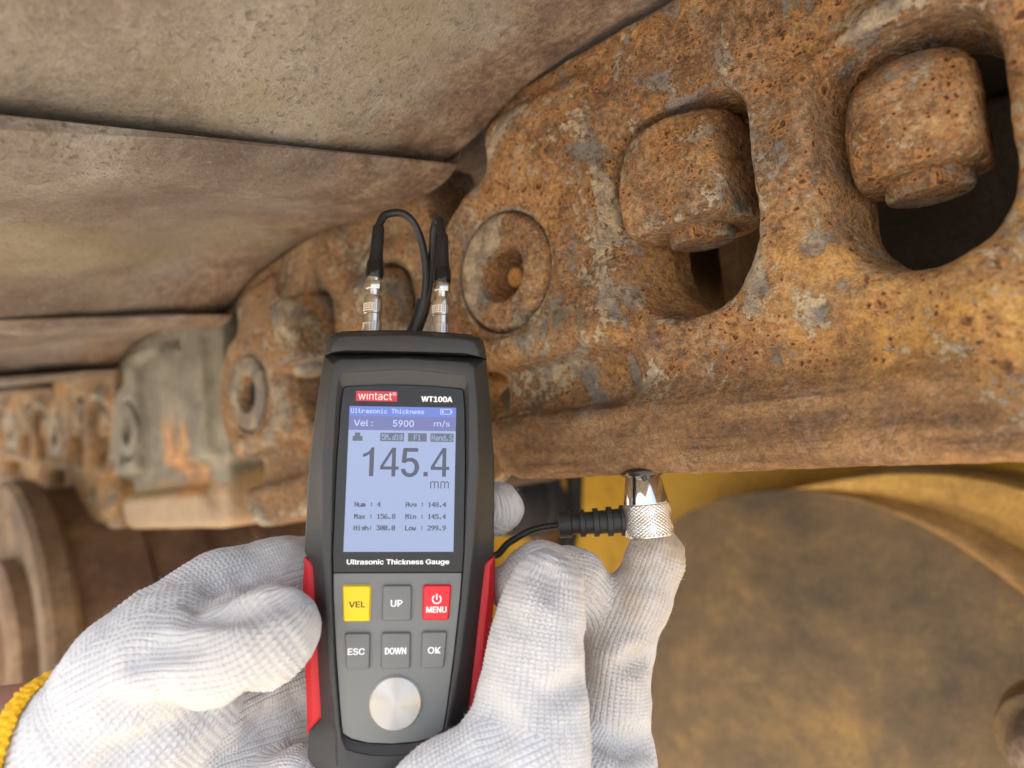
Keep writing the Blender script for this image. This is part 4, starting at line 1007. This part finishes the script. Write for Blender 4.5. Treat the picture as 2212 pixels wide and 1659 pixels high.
# yellow overlocked cuff edge and forearm
u_ = np.cross(axd, [0, 1, 0]); u_ /= np.linalg.norm(u_); w_ = np.cross(axd, u_)
V, Fc = [], []; n, m = 420, 26
for i in range(n):
    a = 2 * math.pi * i / n
    for j in range(m):
        b = 2 * math.pi * j / m; lump = .0004 * math.sin(a * 84) * math.sin(b * 3 + 5 * mn.noise(Vector((a * 4, 2, 0)))) + .0008 * mn.noise(Vector((a * 26, b * 1.2, 0)))
        rr = .0276 + .0005 * math.sin(3 * a) + (.0011 + lump) * math.cos(b); off = (.0036 + lump) * math.sin(b) + .0005 * math.sin(5 * a)
        V.append(cc + rr * (math.cos(a) * u_ + math.sin(a) * w_) + axd * off)
for i in range(n):
    for j in range(m): Fc.append((i * m + j, ((i + 1) % n) * m + j, ((i + 1) % n) * m + (j + 1) % m, i * m + (j + 1) % m))
add('cuff_edge', mesh('cuff_edge', V, Fc), M['cuff'], hl, smooth=180, label='yellow yarn edge of the cuff')
add('forearm', tube('forearm', [cc - axd * .02, cc, cc + axd * .03, cc + axd * .12], [.020, .0245, .0262, .032], 40), M['skin'], hl, smooth=180)

hr = empty('gloved_hand', label='white knit glove holding the silver probe up with its index fingertip', cat='gloved hand')
H = Hand(); H.k = .006
H.chain([(1300, 1800, .244, .018), (1316, 1640, .247, .0148), (1322, 1520, .2495, .0128), (1338, 1410, .253, .0116), (1378, 1300, .258, .0106), (1412, 1215, .2615, .0098), (1420, 1190, .262, .0092)], (0, 1.0))
H.chain([(1130, 1760, .205, .0215), (1140, 1620, .210, .0178), (1150, 1500, .215, .0158), (1158, 1400, .219, .0142), (1172, 1310, .223, .0126), (1184, 1262, .225, .0108)], (0, .25))
H.chain([(1330, 1500, .265, .012), (1300, 1340, .263, .0105), (1240, 1250, .256, .0100), (1165, 1238, .250, .0095), (1108, 1268, .247, .0088)], (.3, .6))
H.chain([(1260, 1520, .262, .012), (1190, 1420, .260, .010), (1120, 1390, .254, .0095), (1085, 1420, .250, .009)], (.4, .7))
H.chain([(1240, 1640, .255, .013), (1150, 1520, .256, .011), (1090, 1510, .252, .0095), (1070, 1560, .248, .009)], (.4, .5))
H.chain([(1120, 1640, .206, .0165), (1040, 1680, .205, .0145), (960, 1730, .204, .0150), (900, 1790, .203, .016)])
H.chain([(1200, 1820, .232, .03), (1260, 1700, .240, .024)])
H.crease([(1345, 1440), (1375, 1430), (1398, 1425)], .0022)
H.crease([(1300, 1600), (1350, 1610), (1400, 1600)], .0025)
H.crease([(1060, 1530), (1080, 1570), (1060, 1640)], .003)
H.crease([(1190, 1500), (1230, 1490), (1262, 1470)], .002)
H.crease([(1180, 1228), (1186, 1250), (1184, 1275)], .0014)
H.build('glove', .00107, hr)
